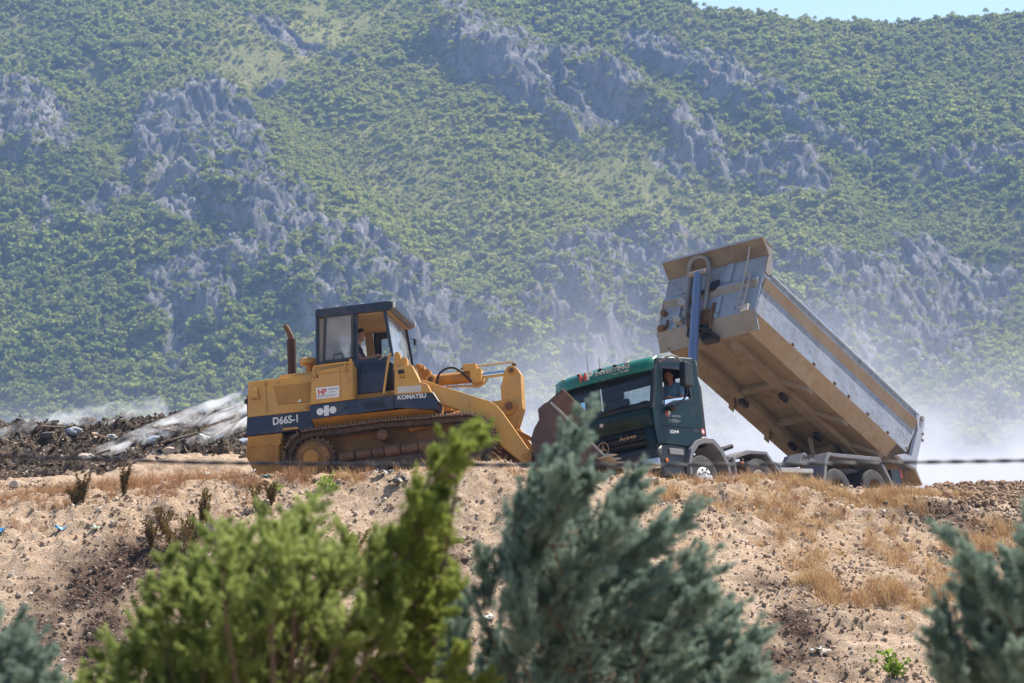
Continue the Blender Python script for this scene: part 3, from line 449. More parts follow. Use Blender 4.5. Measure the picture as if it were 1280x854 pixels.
    for s in (-1,1):
        yc=s*.85
        link=MB()
        for i in range(N):
            p,_=at(i*tot/N); q,_=at((i+1)*tot/N); d=(q-p).normalized(); nrm=Vector((-d.z,0,d.x))
            for yy in (-.11,.075):
                a=[p+nrm*.045-d*.0,q+nrm*.045,q-nrm*.035,p-nrm*.035]
                link.add([v+Vector((0,yc+yy,0)) for v in a]+[v+Vector((0,yc+yy+.035,0)) for v in a],[(0,1,2,3),(7,6,5,4),(0,4,5,1),(1,5,6,2),(2,6,7,3),(3,7,4,0)])
            link.cyl(p+Vector((0,yc-.13,0)),p+Vector((0,yc+.13,0)),.035,n=8)
        tr=link.build('track','chain',L)
        for i in range(N):
            p,d=at((i+.5)*tot/N); nrm=Vector((d.z,0,-d.x))   # outward (loop runs clockwise seen from -Y)
            if shoe is None:
                m=MB().box(-.088,.088,-.24,.24,.0,.022)
                for x in (-.083,-.01,.06): m.box(x,x+.018,-.24,.24,.018,.062)
                shoe=m.build('track_shoe','track',tr,bevel=.004,seg=1); o=shoe
            else:
                o=shoe.copy(); COL.objects.link(o); o.parent=tr
            X=d; Z=nrm; Y=Z.cross(X)
            mt=Matrix(((X.x,Y.x,Z.x,0),(X.y,Y.y,Z.y,0),(X.z,Y.z,Z.z,0),(0,0,0,1)))
            o.matrix_local=Matrix.Translation(p+Vector((0,yc,0))+nrm*.045)@mt
        # sprocket with teeth, hub and bolts
        sp=MB()
        prof=[]
        for k in range(23):
            for da,r in ((-.32,.385),(-.14,.43),(.14,.43),(.32,.385)):
                a=2*PI*(k+da)/23; prof.append((r*math.cos(a),.50+r*math.sin(a)))
        sp.prism(prof,yc-.03,yc+.03); spo=sp.build('sprocket','rusty',L,bevel=.004)
        f=1 if s>0 else -1
        hb=MB().lathe([(.325,f*.0),(.325,f*.10),(.28,f*.145),(.16,f*.165),(.02,f*.17)],(0,yc,.50)); hub=hb.build('final_drive','drum',spo,smooth=True)
        MB().lathe([(.145,f*.16),(.14,f*.225),(.125,f*.235),(.02,f*.237)],(0,yc,.50)).build('hub_cap','yellow2',hub,smooth=True)
        m=MB()
        for k in range(24):
            a=2*PI*k/24; c=(.205*math.cos(a),yc+f*.155,.50+.205*math.sin(a)); m.cyl(c,(c[0],yc+f*.185,c[2]),.015,n=6)
        m.build('bolt','yellow2',hub)
        il=MB().lathe([(.03,f*-.10),(.36,f*-.10),(.41,f*-.05),(.41,f*.05),(.36,f*.10),(.30,f*.06),(.14,f*.06),(.12,f*.16),(.02,f*.17)],(2.89,yc,.49)).build('idler','chain',L,smooth=True)
        cr=MB().lathe([(.02,f*-.13),(.105,f*-.13),(.11,f*.0),(.095,f*.16),(.07,f*.175),(.045,f*.165),(.03,f*.18),(.01,f*.18)],(1.33,yc,.80)).build('carrier_roller','rusty',L,smooth=True)
        m=MB().prism([(.45,.25),(.50,.47),(.62,.50),(.62,.36),(2.25,.40),(2.30,.52),(2.75,.50),(2.75,.36),(2.5,.22)],yc-f*.10,yc+f*.16)
        tf=m.build('track_frame','chain',L,bevel=.015)
        m=MB()
        for x0,x1,r in ((.53,.80,.085),(.84,1.12,.075),(1.14,1.36,.085),(1.38,1.66,.10),(1.68,2.00,.085),(2.02,2.35,.115)):
            z0=.455+.03*(x0-.5); m.cyl((x0,yc+f*.15,z0),(x1,yc+f*.15,z0+.01),r,n=14)
        m.build('recoil_guard','rusty',tf,bevel=.008)
        m=MB(); [m.lathe([(.02,-.14),(.10,-.14),(.10,.14),(.05,.17),(.02,.17)],(x,yc,.19),n=16) for x in (.55,.93,1.31,1.69,2.07,2.42)]; m.build('track_roller','chain',tf,smooth=True)
    # lift arms
    arm=[(2.03,1.80),(2.47,1.61),(3.31,1.25),(3.42,1.17),(3.50,1.07),(4.04,.18),(4.03,.06),(3.97,.02),(3.83,.08),(3.02,.85),(2.72,1.16),(2.28,1.34),(1.95,1.52)]
    for s in (-1,1):
        a=MB().prism(arm,s*.83,s*.69).build('lift_arm','yellow',L,bevel=.012)
        MB().cyl((2.08,s*.86,1.66),(2.08,s*.60,1.66),.08).build('arm_pin','yellow2',a,bevel=.006)
        m=MB().cyl((3.93,s*.88,.12),(3.93,s*.66,.12),.10); m.build('bucket_pin','yellow2',a,bevel=.006)
        c=MB().cyl((1.75,s*.60,.95),(2.75,s*.58,1.12),.075).build('lift_cylinder','yellow2',L,smooth=True)
        MB().cyl((2.75,s*.58,1.12),(3.10,s*.57,1.18),.04).build('lift_rod','chrome',c,smooth=True)
    MB().cyl((3.30,-.70,1.05),(3.30,.70,1.05),.15).build('arm_cross_tube','yellow2',L)
    bc=[(3.40,1.66),(3.43,1.69),(3.47,1.89),(3.52,1.97),(3.59,2.01),(3.66,2.0),(3.72,1.95),(3.79,1.83),(3.785,1.20),(3.68,.92),(3.60,.78),(3.50,.80),(3.46,1.06),(3.40,1.20)]
    b=MB().prism(bc,-.27,.02).build('bell_crank','yellow',L,bevel=.022)
    MB().prism([(3.10,1.30),(3.20,1.36),(3.52,1.36),(3.65,1.32),(3.70,1.24),(3.66,1.15),(3.55,1.08),(3.30,1.05)],-.33,-.272).build('pivot_boss','yellow',b,bevel=.01)
    m=MB().lathe([(.03,-.02),(.105,-.02),(.105,.0),(.02,.0)],(3.56,-.335,1.24)); m.lathe([(.045,-.01),(.085,-.012),(.085,.0),(.03,.0)],(3.62,-.275,1.91)); m.build('pivot_cap','yellow2',b)
    m=MB().cyl((3.56,-.355,1.24),(3.56,-.365,1.24),.07); m.cyl((3.62,-.28,1.91),(3.62,-.292,1.91),.045); m.build('pivot_pin','rusty',b)
    MB().ball((3.66,-.2,2.03),.045).build('grease_cap','rusty',b,smooth=True)
    MB().prism([(3.55,.82),(3.66,.82),(4.28,.42),(4.28,.32)],-.22,-.03).build('tilt_link','yellow2',L,bevel=.015)
    tc=MB().cyl((2.10,-.12,1.91),(2.86,-.12,1.905),.108).build('tilt_cylinder','yellow2',L,smooth=True)
    m=MB().cyl((2.10,-.26,1.91),(2.10,.02,1.91),.095); m.build('cylinder_eye','yellow',tc,bevel=.01)
    m=MB().cyl((2.10,-.27,1.91),(2.10,-.262,1.91),.05); m.build('eye_pin','rusty',tc)
    m=MB(); m.box(2.71,2.96,-.26,-.0,1.99,2.13); m.box(2.84,3.05,-.27,.03,1.77,2.02); m.build('valve_block','yellow',tc,bevel=.012)
    MB().cyl((2.86,-.12,1.905),(3.55,-.12,1.915),.058).build('tilt_rod','chrome',tc,smooth=True)
    m=MB().cyl((2.93,-.20,2.075),(3.64,-.20,2.085),.014); m.cyl((3.0,-.20,1.845),(3.5,-.20,1.86),.012); m.build('position_rod','yellow',tc)
    m=MB().tube([(2.37,-.22,1.74),(2.60,-.22,1.735),(2.92,-.22,1.70),(3.0,-.22,1.68),(3.14,-.22,1.78),(3.14,-.2,1.85)],.02,smooth=1); m.build('hydraulic_pipe','yellow',tc,smooth=True)
    m=MB().tube([(2.235,-.30,1.80),(2.24,-.30,1.92),(2.30,-.30,2.02),(2.46,-.30,2.085),(2.60,-.30,2.06),(2.72,-.30,1.95),(2.87,-.28,1.77)],.021,smooth=2); m.build('hydraulic_hose','black',tc,smooth=True)
    MB().tube([(2.55,-.05,2.03),(2.66,-.05,2.10),(2.74,-.08,2.13)],.018).build('hydraulic_hose','rusty',tc)
    m=MB().prism([(1.74,2.10),(1.76,2.26),(1.84,2.29),(1.93,2.24),(1.96,2.10),(2.02,2.16),(2.06,2.06),(2.03,1.95),(1.8,1.9)],-.05,.08); m.cyl((1.84,-.12,2.20),(1.84,.12,2.20),.06); m.cyl((2.00,-.10,2.10),(2.00,.10,2.10),.055); m.build('valve_bracket','yellow2',L,bevel=.01)
    MB().box(1.60,2.12,-.62,.62,1.20,1.80).build('front_bulkhead','yellow2',L,bevel=.02)
    # bucket
    prof=[(4.38,1.04),(4.24,.94),(4.25,.75),(4.15,.60),(4.085,.42),(4.09,.20),(4.14,.03),(4.26,-.06),(4.50,-.10),(5.40,-.03)]
    inner=[(5.40,-.005),(4.52,-.06),(4.30,-.02),(4.19,.07),(4.14,.22),(4.135,.41),(4.20,.575),(4.30,.74),(4.29,.92),(4.42,1.0)]
    bk=MB().prism(prof+inner,-1.09,1.09).build('bucket','bucket',L,bevel=.008)
    for s in (-1,1):
        MB().prism([(4.24,.945),(4.25,.75),(4.15,.60),(4.085,.42),(4.09,.20),(4.14,.03),(4.26,-.06),(4.5,-.10),(5.36,-.03),(5.30,.11),(4.515,1.05),(4.38,1.05)],s*1.115,s*1.085).build('bucket_side','bucket',bk,bevel=.006)
        MB().prism([(4.50,1.06),(5.31,.11),(5.38,.0),(5.33,.02),(5.26,.10),(4.46,1.04)],s*1.125,s*1.075).build('side_cutter','worn_lit',bk,bevel=.004)
    MB().prism([(4.36,1.02),(4.52,1.0),(4.735,1.235),(4.69,1.27)],-1.09,1.09).build('spill_guard','bucket',bk,bevel=.006)
    MB().prism([(4.685,1.272),(4.735,1.236),(4.75,1.25),(4.70,1.285)],-1.092,1.092).build('guard_lit_edge','worn_lit',bk)  # pale strip paints sunlight along the top edge of the guard
    MB().prism([(5.25,-.05),(5.50,-.02),(5.25,-.01)],-1.10,1.10).build('cutting_edge','worn_lit',bk)
    for i in range(7):
        y=-1.05+i*.35; MB().prism([(5.30,-.06),(5.62,-.01),(5.30,.03)],y-.04,y+.04).build('bucket_tooth','worn_lit',bk,bevel=.006)
    for y in (-.70,.70): MB().prism([(4.0,.22),(4.13,.55),(4.2,.5),(4.2,.0),(3.95,.02)],y-.06,y+.06).build('bucket_lug','bucket',bk,bevel=.01)
    return L
loader=make_loader()
# ------------------------------------------------------------------ tipper truck (local: +X forward, +Y the door side seen)
TP=pose(-127.25,.98,9.83,(2.838,61.406,2.712))
BREL=Matrix(((.8811,-.0023,-.4729,-8.037),(.0109,.9998,.0155,0),(.4728,-.0188,.881,.733),(0,0,0,1)))
def front_sheet(rows,ny=17,p=3.0):
    out=[]
    for z,xc,hw,b in rows:
        out.append([(xc-b*abs(t)**p,t*hw,z) for t in np.linspace(-1,1,ny)])
    return out
def make_truck():
    T=empty('tipper_truck',TP,'dark green four axle tipper truck, its blue grey dump body raised high','tipper truck')
    # ---- cab
    W=1.165
    outer=[(1.36,1.24),(1.385,1.58),(1.36,2.00),(1.10,2.66),(.93,2.90),(-.33,2.92),(-.36,2.86),(-.24,1.42),(-.23,1.33),(.05,1.31),(.30,1.20),(.40,1.18)]
    win=[(.86,2.71),(.04,2.70),(-.01,2.12),(.10,2.09),(.62,2.05),(.80,1.99),(.95,1.94),(1.03,1.98)]
    cab=MB().box(-.30,1.20,-1.12,1.12,1.22,1.34).build('cab','darkgreen',T,bevel=.02)
    for s in (1,-1):
        sd=holed('cab_side','darkgreen',outer,[win],lambda p:(p[0],s*W,p[1]),.035,cab)
        MB().add([(p[0],s*(W-.01),p[1]) for p in ([(-.01,2.12),(.10,2.09),(.62,2.05),(.80,1.99),(.95,1.94),(1.03,1.98),(1.02,2.06),(.0,2.17)] if s>0 else win)],[tuple(range(8))]).build('side_window','glassclear',sd)
        m=MB()
        for i in range(len(win)):
            a,b=Vector(win[i]),Vector(win[(i+1)%len(win)]); d=(b-a).normalized(); q=Vector((-d.y,d.x))*.018
            m.prism([tuple(a-q-d*.01),tuple(b-q+d*.01),tuple(b+q+d*.01),tuple(a+q-d*.01)],s*(W+.0195+.0006*i),s*(W-.02))
        m.build('window_seal','blackgloss',sd)
        dl=[(.90,2.76),(1.10,1.98),(1.12,1.24),(.50,1.22)]
        m=MB()
        for a,b in (((.92,2.78),(1.09,2.0)),((1.09,2.0),(1.10,1.25)),((1.10,1.25),(.34,1.22)),((-.12,2.84),(-.11,1.40)),((.92,2.80),(-.12,2.84))):
            a,b=Vector(a),Vector(b); d=(b-a).normalized(); q=Vector((-d.y,d.x))*.006
            m.prism([tuple(a-q),tuple(b-q),tuple(b+q),tuple(a+q)],s*(W+.020),s*(W+.005))
        dr=m.build('door','blackgloss',sd)
        MB().prism([(1.10,1.585),(-.11,1.565),(-.11,1.545),(1.10,1.565)],s*(W+.028),s*(W+.01)).build('belt_moulding','darkgreen',dr,bevel=.004)
        MB().prism([(.14,1.525),(-.07,1.525),(-.07,1.44),(.14,1.45)],s*(W+.022),s*(W+.01)).build('door_handle','blackgloss',dr,bevel=.005)
        MB().prism([(1.392,1.90),(1.27,1.93),(1.00,2.66),(.93,2.88),(1.00,2.86),(1.12,2.67)],s*(W+.022),s*(W-.05)).build('corner_pillar','blackgloss',cab,bevel=.01)
        m=MB().tube([(.93,s*(W+.02),2.80),(.83,s*(W+.20),2.90),(.66,s*(W+.26),2.88),(.52,s*(W+.26),2.78)],.020,smooth=1)
        ma=m.build('mirror_arm','steelgrey',cab,smooth=True)
        m=MB().tube([(.45,s*(W+.26),2.34),(.50,s*(W+.26),2.12),(.70,s*(W+.16),1.95),(.84,s*(W+.05),1.90)],.017,smooth=1); m.build('mirror_arm','blackgloss',cab,smooth=True)
        m=MB().prism([(.52,2.78),(.26,2.75),(.31,2.30),(.36,2.27),(.60,2.30),(.62,2.36)],s*(W+.20),s*(W+.34)); m.build('mirror','blackgloss',ma,bevel=.03)
        MB().ball((.80,s*(W+.10),1.90),(.10,.09,.07)).build('ramp_mirror','blackgloss',ma,smooth=True)
    # decals on the door seen
    y=W+.0185
    text('door_logo_red','H','red',cab,(.965,y,1.735),(-1,0,0),(0,0,1),.085,.125,bold=.03); text('door_logo_white','P','white',cab,(.872,y,1.745),(-1,0,0),(0,0,1),.075,.12,bold=.03)
    text('door_company','INVESTING','greyprint',cab,(.78,y,1.735),(-1,0,0),(0,0,1),.32,.045,bold=.012)
    m=MB(); [m.box(.92-w,.92,y-.005,y+.003,z,z+.011) for z,w in ((1.69,.30),(1.665,.42),(1.64,.36))]; m.build('door_small_print','greyprint',cab)
    text('door_number','3244','white',cab,(.925,y,1.425),(-1,0,0),(0,0,1),.31,.066,bold=.02)
    m=MB().lathe([(.062,0),(.062,.005),(.01,.006)],(-.215,y-.003,1.475),n=20); rs=m.build('round_sticker','red',cab)
    MB().lathe([(.036,0),(.036,.003),(.01,.004)],(-.215,y+.002,1.475),n=20).build('sticker_centre','white',rs)
    MB().box(-.29,-.15,y-.004,y+.003,1.345,1.375).build('sticker_strip','white',rs)
    MB().prism([(-.25,1.33),(-.36,2.88),(-.33,2.90),(-.21,1.33)],-1.10,-.78).build('back_panel','darkgreen',cab)
    MB().prism([(-.25,1.33),(-.36,2.88),(-.33,2.90),(-.21,1.33)],.80,1.10).build('back_panel','darkgreen',cab)
    m=MB(); m.prism([(-.25,1.33),(-.295,2.10),(-.26,2.10),(-.21,1.33)],-.78,.80); m.prism([(-.336,2.62),(-.36,2.88),(-.33,2.90),(-.30,2.62)],-.78,.80); m.build('back_panel','darkgreen',cab)
    MB().add([(-.296,-.77,2.11),(-.334,-.77,2.61),(-.334,.79,2.61),(-.296,.79,2.11)],[(0,1,2,3)]).build('rear_window','glassclear',cab)
    # roof and visor
    rows=[]
    for x,z in ((1.02,2.90),(.80,2.955),(.3,2.985),(-.2,2.985),(-.33,2.94),(-.36,2.87)):
        rows.append([(x-.03*abs(t)**4,t*1.17,z-.07*abs(t)**6) for t in np.linspace(-1,1,17)])
    MB().grid(rows).build('cab_roof','roofgrey',cab,smooth=True,solid=.03)
    MB().prism([(1.0,2.88),(1.0,2.80),(-.33,2.86),(-.35,2.90)],W-.005,W+.022).build('roof_strip','blackgloss',cab,bevel=.004)
    vs=MB().grid(front_sheet([(2.935,.92,1.16,.14),(2.925,1.10,1.17,.17),(2.86,1.23,1.175,.19),(2.76,1.29,1.175,.20),(2.67,1.30,1.17,.20),(2.655,1.27,1.165,.20)])).build('sun_visor','green',cab,smooth=True,solid=.02)
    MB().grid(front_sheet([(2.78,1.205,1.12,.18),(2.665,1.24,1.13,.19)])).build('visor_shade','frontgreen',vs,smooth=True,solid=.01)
    xf=lambda yy,z0=1.302,b=.20: z0-b*abs(yy/1.175)**3
    def fronttext(name,s,mat,par,y0,z,w,h,x,bold=.015):
        return text(name,s,mat,par,(x,y0,z),(0,1,0),(0,0,1),w,h,bold=bold,extrude=.012)
    fronttext('company_name','INVESTING','palesteel',vs,-.06,2.775,.80,.085,1.285,.02)
    fronttext('company_town','d.o.o. Mostar','palesteel',vs,.33,2.715,.40,.042,1.292,.01)
    fronttext('logo_red','H','red',vs,-.44,2.735,.17,.165,1.288,.035); fronttext('logo_white','P','white',vs,-.26,2.745,.15,.155,1.290,.035)
    for i,yy in enumerate((-.98,-.52,0,.35,.62)):
        m=MB().ball((xf(yy,1.19),yy,2.905),(.05,.055,.022)); m.build('marker_lamp','offwhite' if i in(0,4) else 'blackgloss',vs,smooth=True)
    for yy,h in ((-.62,.42),(-.34,.30),(.95,.2)):
        MB().tube([(.72,yy,2.93),(.70,yy,2.93+h*.5),(.69,yy,2.93+h)],[.006,.003],n=6).build('antenna','black',cab)
    # windshield, front panel, grille, bumper
    MB().grid(front_sheet([(2.70,1.13,1.10,.13),(2.45,1.255,1.115,.14),(2.20,1.355,1.125,.15),(2.04,1.405,1.13,.15)])).build('windshield','glasstruck',cab,smooth=True)
    MB().grid(front_sheet([(2.06,1.405,1.15,.17),(1.99,1.43,1.155,.17),(1.955,1.43,1.155,.17)])).build('wiper_cowl','blackgloss',cab,smooth=True,solid=.03)
    wp=MB().tube([(1.45,.0,2.0),(1.43,.35,2.05),(1.41,.72,2.085)],.012); wp.tube([(1.45,-.75,2.0),(1.42,-.45,2.05),(1.41,-.1,2.09)],.012); wp.build('wiper','black',cab)
    MB().grid(front_sheet([(1.955,1.44,1.16,.18),(1.80,1.465,1.165,.18),(1.60,1.475,1.165,.18),(1.56,1.46,1.165,.18)])).build('front_panel','frontgreen',cab,smooth=True,solid=.02)
    gr=MB().grid(front_sheet([(1.56,1.455,1.05,.15),(1.40,1.475,1.04,.15),(1.18,1.475,1.0,.14)])).build('grille','blackgloss',cab,smooth=True,solid=.02)
    for z in (1.50,1.36,1.25):
        MB().grid(front_sheet([(z,1.478,.98,.13),(z-.02,1.50,.98,.13),(z-.04,1.480,.98,.13)])).build('grille_bar','blackgloss',gr,smooth=True,solid=.01)
    fronttext('series_name','Actros','silver',gr,.40,1.405,.40,.075,1.487,.02)
    m=MB()
    m.lathe([(.115,-.012),(.135,-.012),(.135,.012),(.115,.012)],(1.52,.03,1.335),'x',n=32,ring=True)
    for k in range(3):
        a=rad(90+120*k); u=Vector((0,math.cos(a),math.sin(a))); v=Vector((0,-math.sin(a),math.cos(a))); c=Vector((1.525,.03,1.335))
        m.prism([(0,0)]*0 or [(c.y+v.y*.026,c.z+v.z*.026),(c.y+u.y*.125,c.z+u.z*.125),(c.y-v.y*.026,c.z-v.z*.026)],1.515,1.532,'x')
    m.build('star_emblem','silver',gr)
    MB().ball((1.47,.03,1.79),(.02,.05,.04)).build('washer_jet','offwhite',cab,smooth=True)
    for s in (1,-1):
        MB().grid([[(1.47-.05*t-.16*t*t,s*(1.0+.17*t),z) for t in np.linspace(0,1,6)] for z in (1.56,1.30,1.10,.98)]).build('corner_panel','darkgreen',cab,smooth=True,solid=.015)
    bp=MB().grid(front_sheet([(1.17,1.50,1.20,.22),(1.10,1.56,1.22,.22),(.80,1.58,1.23,.20),(.62,1.55,1.23,.20),(.52,1.46,1.2,.18)],ny=21,p=4)).build('bumper','bumper',T,smooth=True,solid=.04)
    for s in (1,-1):
        MB().grid([[(1.585-.20*abs(t)**4,s*1.23*t+0,z) for t in np.linspace(.66,.97,8)] for z in (.95,.75)]).build('headlight','lens',bp,smooth=True,solid=.03)
        MB().prism([(.40,1.18),(.95,1.22),(1.40,1.20),(1.42,.60),(.55,.60),(.48,.90)],s*1.16,s*.9).build('step_box','blackgloss',T,bevel=.02)
        MB().prism([(.55,1.12),(1.02,1.14),(1.02,1.02),(.55,1.0)],s*1.185,s*1.15).build('step_panel','steelgrey',T,bevel=.01)
        MB().box(1.12,1.20,s*1.165,s*1.19,.87,.94).build('side_marker','orangelamp',T,bevel=.01)
    # front wheel arch
    def arch(pts_o,pts_i,y0,y1,mat,name):
        n=len(pts_o); m=MB(); m.add([(p[0],y,p[1]) for y in (y0,y1) for p in pts_o+pts_i],
            [(i,i+1,n+i+1,n+i) for i in range(n-1)]+[(2*n+i,3*n+i,3*n+i+1,2*n+i+1) for i in range(n-1)]+
            [(i,2*n+i,2*n+i+1,i+1) for i in range(n-1)]+[(n+i,n+i+1,3*n+i+1,3*n+i) for i in range(n-1)]+[(0,n,3*n,2*n),(n-1,3*n-1,4*n-1,2*n-1)])
        return m.build(name,mat,T,bevel=.01)
    for s in (1,-1):
        po=[(.52,.62),(.50,.86),(.36,1.12),(.12,1.29),(-.16,1.35),(-.48,1.33),(-.74,1.14),(-.90,.84),(-.94,.40)]
        pi=[(.44,.62),(.40,.86),(.26,1.06),(.06,1.20),(-.16,1.245),(-.42,1.235),(-.64,1.07),(-.80,.80),(-.84,.40)]
        arch(po,pi,s*.70,s*1.235,'mudguard','front_mudguard')
        po=[(-1.06,.60),(-1.08,.98),(-1.18,1.03),(-1.62,1.13),(-2.32,1.11),(-2.53,.90),(-2.74,.73),(-2.76,.35)]
        pi=[(-1.14,.60),(-1.15,.92),(-1.25,.97),(-1.72,1.06),(-2.28,1.05),(-2.46,.87),(-2.66,.69),(-2.68,.35)]
        arch(po,pi,s*.72,s*1.22,'mudguard','second_mudguard')
        po=[(-4.24,.50),(-4.45,.95),(-4.62,1.13),(-4.85,1.11),(-6.66,1.05),(-7.06,.45),(-7.08,.25)]
        pi=[(-4.36,.50),(-4.53,.90),(-4.68,1.06),(-4.88,1.03),(-6.60,.97),(-6.98,.43),(-7.0,.25)]
        arch(po,pi,s*.70,s*1.23,'mudguard','rear_mudguard')
    # chassis
    fr=MB(); fr.box(-8.05,1.3,.36,.45,.66,.95); fr.box(-8.05,1.3,-.45,-.36,.66,.95)
    for x in (-.6,-2.9,-3.6,-4.2,-5.6,-7.2,-8.0): fr.box(x-.05,x+.05,-.37,.37,.70,.92)
    fo=fr.build('chassis_frame','steelgrey',T,bevel=.01)
    for x,z in ((0,.50),(-1.95,.47),(-4.85,.29),(-6.30,.285)):
        MB().cyl((x,-1.0,z),(x,1.0,z),.09).build('axle','steelgrey',fo)
    # wheels
    def wheel(x,z,s,dual,white):
        w=MB(); a=s*1.20
        prof=[(.30,-.0),(.42,.015),(.495,.0),(.52,-.05),(.525,-.15),(.52,-.25),(.495,-.30),(.30,-.31)]
        w.lathe([(r,s*t) for r,t in prof],(x,a,z),n=40,ring=True)
        if dual: w.lathe([(r,s*(t-.34)) for r,t in prof],(x,a,z),n=40,ring=True)
        wo=w.build('wheel','tyre',T,smooth=True)
        m=MB()
        for k in range(30):
            c=2*PI*k/30; p=Vector((x+.524*math.cos(c),a,z+.524*math.sin(c))); t=Vector((-math.sin(c),0,math.cos(c)))
            m.cyl(p+Vector((0,-s*.03,0))-t*.0,p+Vector((0,-s*.27,0)),.016,n=4)
        m.build('tread','tyre',wo)
        rp=[(.31,-.005),(.295,-.03),(.285,-.10),(.21,-.15),(.15,-.155),(.14,-.06),(.06,-.04),(.01,-.04)] if dual else [(.31,.0),(.29,-.025),(.265,.01),(.19,.03),(.17,.02),(.11,.03),(.10,.085),(.05,.10),(.01,.10)]
        ri=MB().lathe([(r,s*t) for r,t in rp],(x,a,z),n=36,cap=(0,1)).build('rim','rimwhite' if white else 'rim',wo,smooth=True)
        m=MB()
        for k in range(10):
            c=2*PI*k/10; rr=.227 if not dual else .24; dd=-.125 if dual else .022
            m.cyl((x+rr*math.cos(c),a+s*(dd-.01),z+rr*math.sin(c)),(x+rr*math.cos(c),a+s*(dd+.004),z+rr*math.sin(c)),.026,n=10)
        if not dual: m.build('hand_hole','black',ri)
        m=MB()
        for k in range(10):
            c=2*PI*(k+.5)/10; m.cyl((x+.165*math.cos(c),a+s*(-.15 if dual else .02),z+.165*math.sin(c)),(x+.165*math.cos(c),a+s*(-.10 if dual else .05),z+.165*math.sin(c)),.016,n=6)
        m.build('wheel_nut','steelgrey',ri)
    for s in (1,-1):
        wheel(0,.50,s,False,True); wheel(-1.95,.47,s,False,False); wheel(-4.85,.29,s,True,False); wheel(-6.30,.285,s,True,False)
    # side gear between the axles
    MB().box(-4.02,-2.82,.78,1.18,.70,.785).build('side_rail','palesteel',T,bevel=.008)
    m=MB(); m.box(-2.86,-2.80,1.10,1.16,.36,.70); m.box(-4.0,-3.94,1.10,1.16,.30,.70); m.box(-4.06,-3.40,1.08,1.17,.30,.40); m.build('side_guard','palesteel',T,bevel=.006)
    MB().box(-3.99,-3.95,1.165,1.185,.53,.63).build('side_marker','orangelamp',T,bevel=.004)
    m=MB().cyl((-2.95,.85,.50),(-3.35,.85,.50),.15); m.cyl((-3.42,.80,.47),(-3.75,.80,.47),.13); m.build('air_tank','navy',T,bevel=.02)
    m=MB().prism([(-2.35,1.05),(-2.70,1.05),(-3.20,.93),(-3.2,.80),(-2.4,.8)],.30,.95); m.build('fuel_tank','navy',T,bevel=.04)
    m=MB().tube([(-.90,1.0,1.14),(-1.25,1.12,1.22)],.05,n=10); m.build('exhaust_pipe','black',T)
    m=MB().prism([(-.80,1.18),(-1.30,1.265),(-1.32,1.19),(-.82,1.10)],.96,1.08); m.build('exhaust_outlet','blackgloss',T,bevel=.01)
    m=MB().tube([(-1.0,1.1,.93),(-1.2,1.15,.97),(-1.42,1.18,1.0),(-1.42,1.18,.86)],.035,smooth=1); m.build('intake_hose','black',T,smooth=True)
    MB().box(-1.42,-1.34,1.17,1.23,.80,.90).build('side_marker','orangelamp',T,bevel=.006)
    m=MB(); m.prism([(-3.55,.90),(-3.78,1.12),(-3.80,1.12),(-4.15,.95),(-4.12,.90)],.70,1.18); ts=m.build('tool_step','mudguard',T,bevel=.008)
    m=MB(); [m.prism([(-3.66-.12*k,1.0+.03*k),(-3.74-.12*k,1.07+.0*k),(-3.78-.12*k,1.05),(-3.70-.12*k,.98)],1.181,1.195) for k in range(3)]; m.build('step_slot','black',ts)
    MB().box(-7.44,-7.06,.75,1.2,.42,.80).build('rear_lamp_panel','blackgloss',T,bevel=.01)
    MB().box(-7.50,-7.44,1.0,1.2,.62,.80).build('tail_lamp','red',T,bevel=.01)
    MB().prism([(-.40,1.2),(-.50,2.35),(-.42,2.6),(-.36,2.62),(-.30,1.2)],.95,1.12).build('air_intake','black',T,bevel=.01)
    # ---- dump body (own frame: +X forward from the hinge)
    L=6.17; W=1.226
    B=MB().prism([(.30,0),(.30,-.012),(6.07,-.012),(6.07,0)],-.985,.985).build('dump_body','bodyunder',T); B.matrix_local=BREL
    for s in (1,-1):
        MB().prism([(.46,.28),(.12,1.26),(.35,1.34),(6.02,1.33),(6.16,1.24),(6.29,.28)],s*W,s*(W-.03)).build('side_panel','bodyside',B,bevel=.006)
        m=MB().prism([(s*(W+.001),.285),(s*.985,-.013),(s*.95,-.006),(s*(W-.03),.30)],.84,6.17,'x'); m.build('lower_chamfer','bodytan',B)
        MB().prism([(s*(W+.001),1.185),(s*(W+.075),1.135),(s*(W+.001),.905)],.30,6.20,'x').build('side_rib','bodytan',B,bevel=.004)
        MB().prism([(s*(W+.003),1.19),(s*(W+.078),1.14),(s*(W+.078),1.128),(s*(W+.003),1.178)],.30,6.20,'x').build('rib_top','bodyside',B)
        MB().tube([(.2,s*W,1.335),(6.0,s*W,1.335)],.045,n=8).build('top_rail','bodyside',B)
        MB().prism([(.52,.20),(.30,.25),(.19,.97),(.32,1.28),(.15,1.335),(-.04,1.29),(-.02,.99),(.07,.27),(.05,.06),(.55,-.01),(.84,-.015)],s*(W+.04),s*(W-.05)).build('rear_post','lilac',B,bevel=.01)
        m=MB(); [m.box(x,x+.05,s*(W+.03),s*(W+.07),z,z+.05) for x,z in ((-.03,.95),(-.05,.80),(.50,.30))]; m.cyl((.10,s*(W+.08),1.30),(.10,s*(W-.1),1.30),.06); m.build('gate_hinge','steelgrey',B,bevel=.006)
        m=MB(); [m.box(x,x+.07,s*(W+.03),s*W,.30,.345) for x in (1.2,2.0,2.75,3.3,4.1,4.9)]; m.build('side_bracket','rusty',B,bevel=.006)
    # front wall, leaning
    MB().prism([(6.10,.0),(6.30,.33),(6.17,1.75),(6.12,1.75),(6.25,.33),(6.05,.02)],-W+.02,W-.02).build('front_wall','bodyblue',B,bevel=.004)
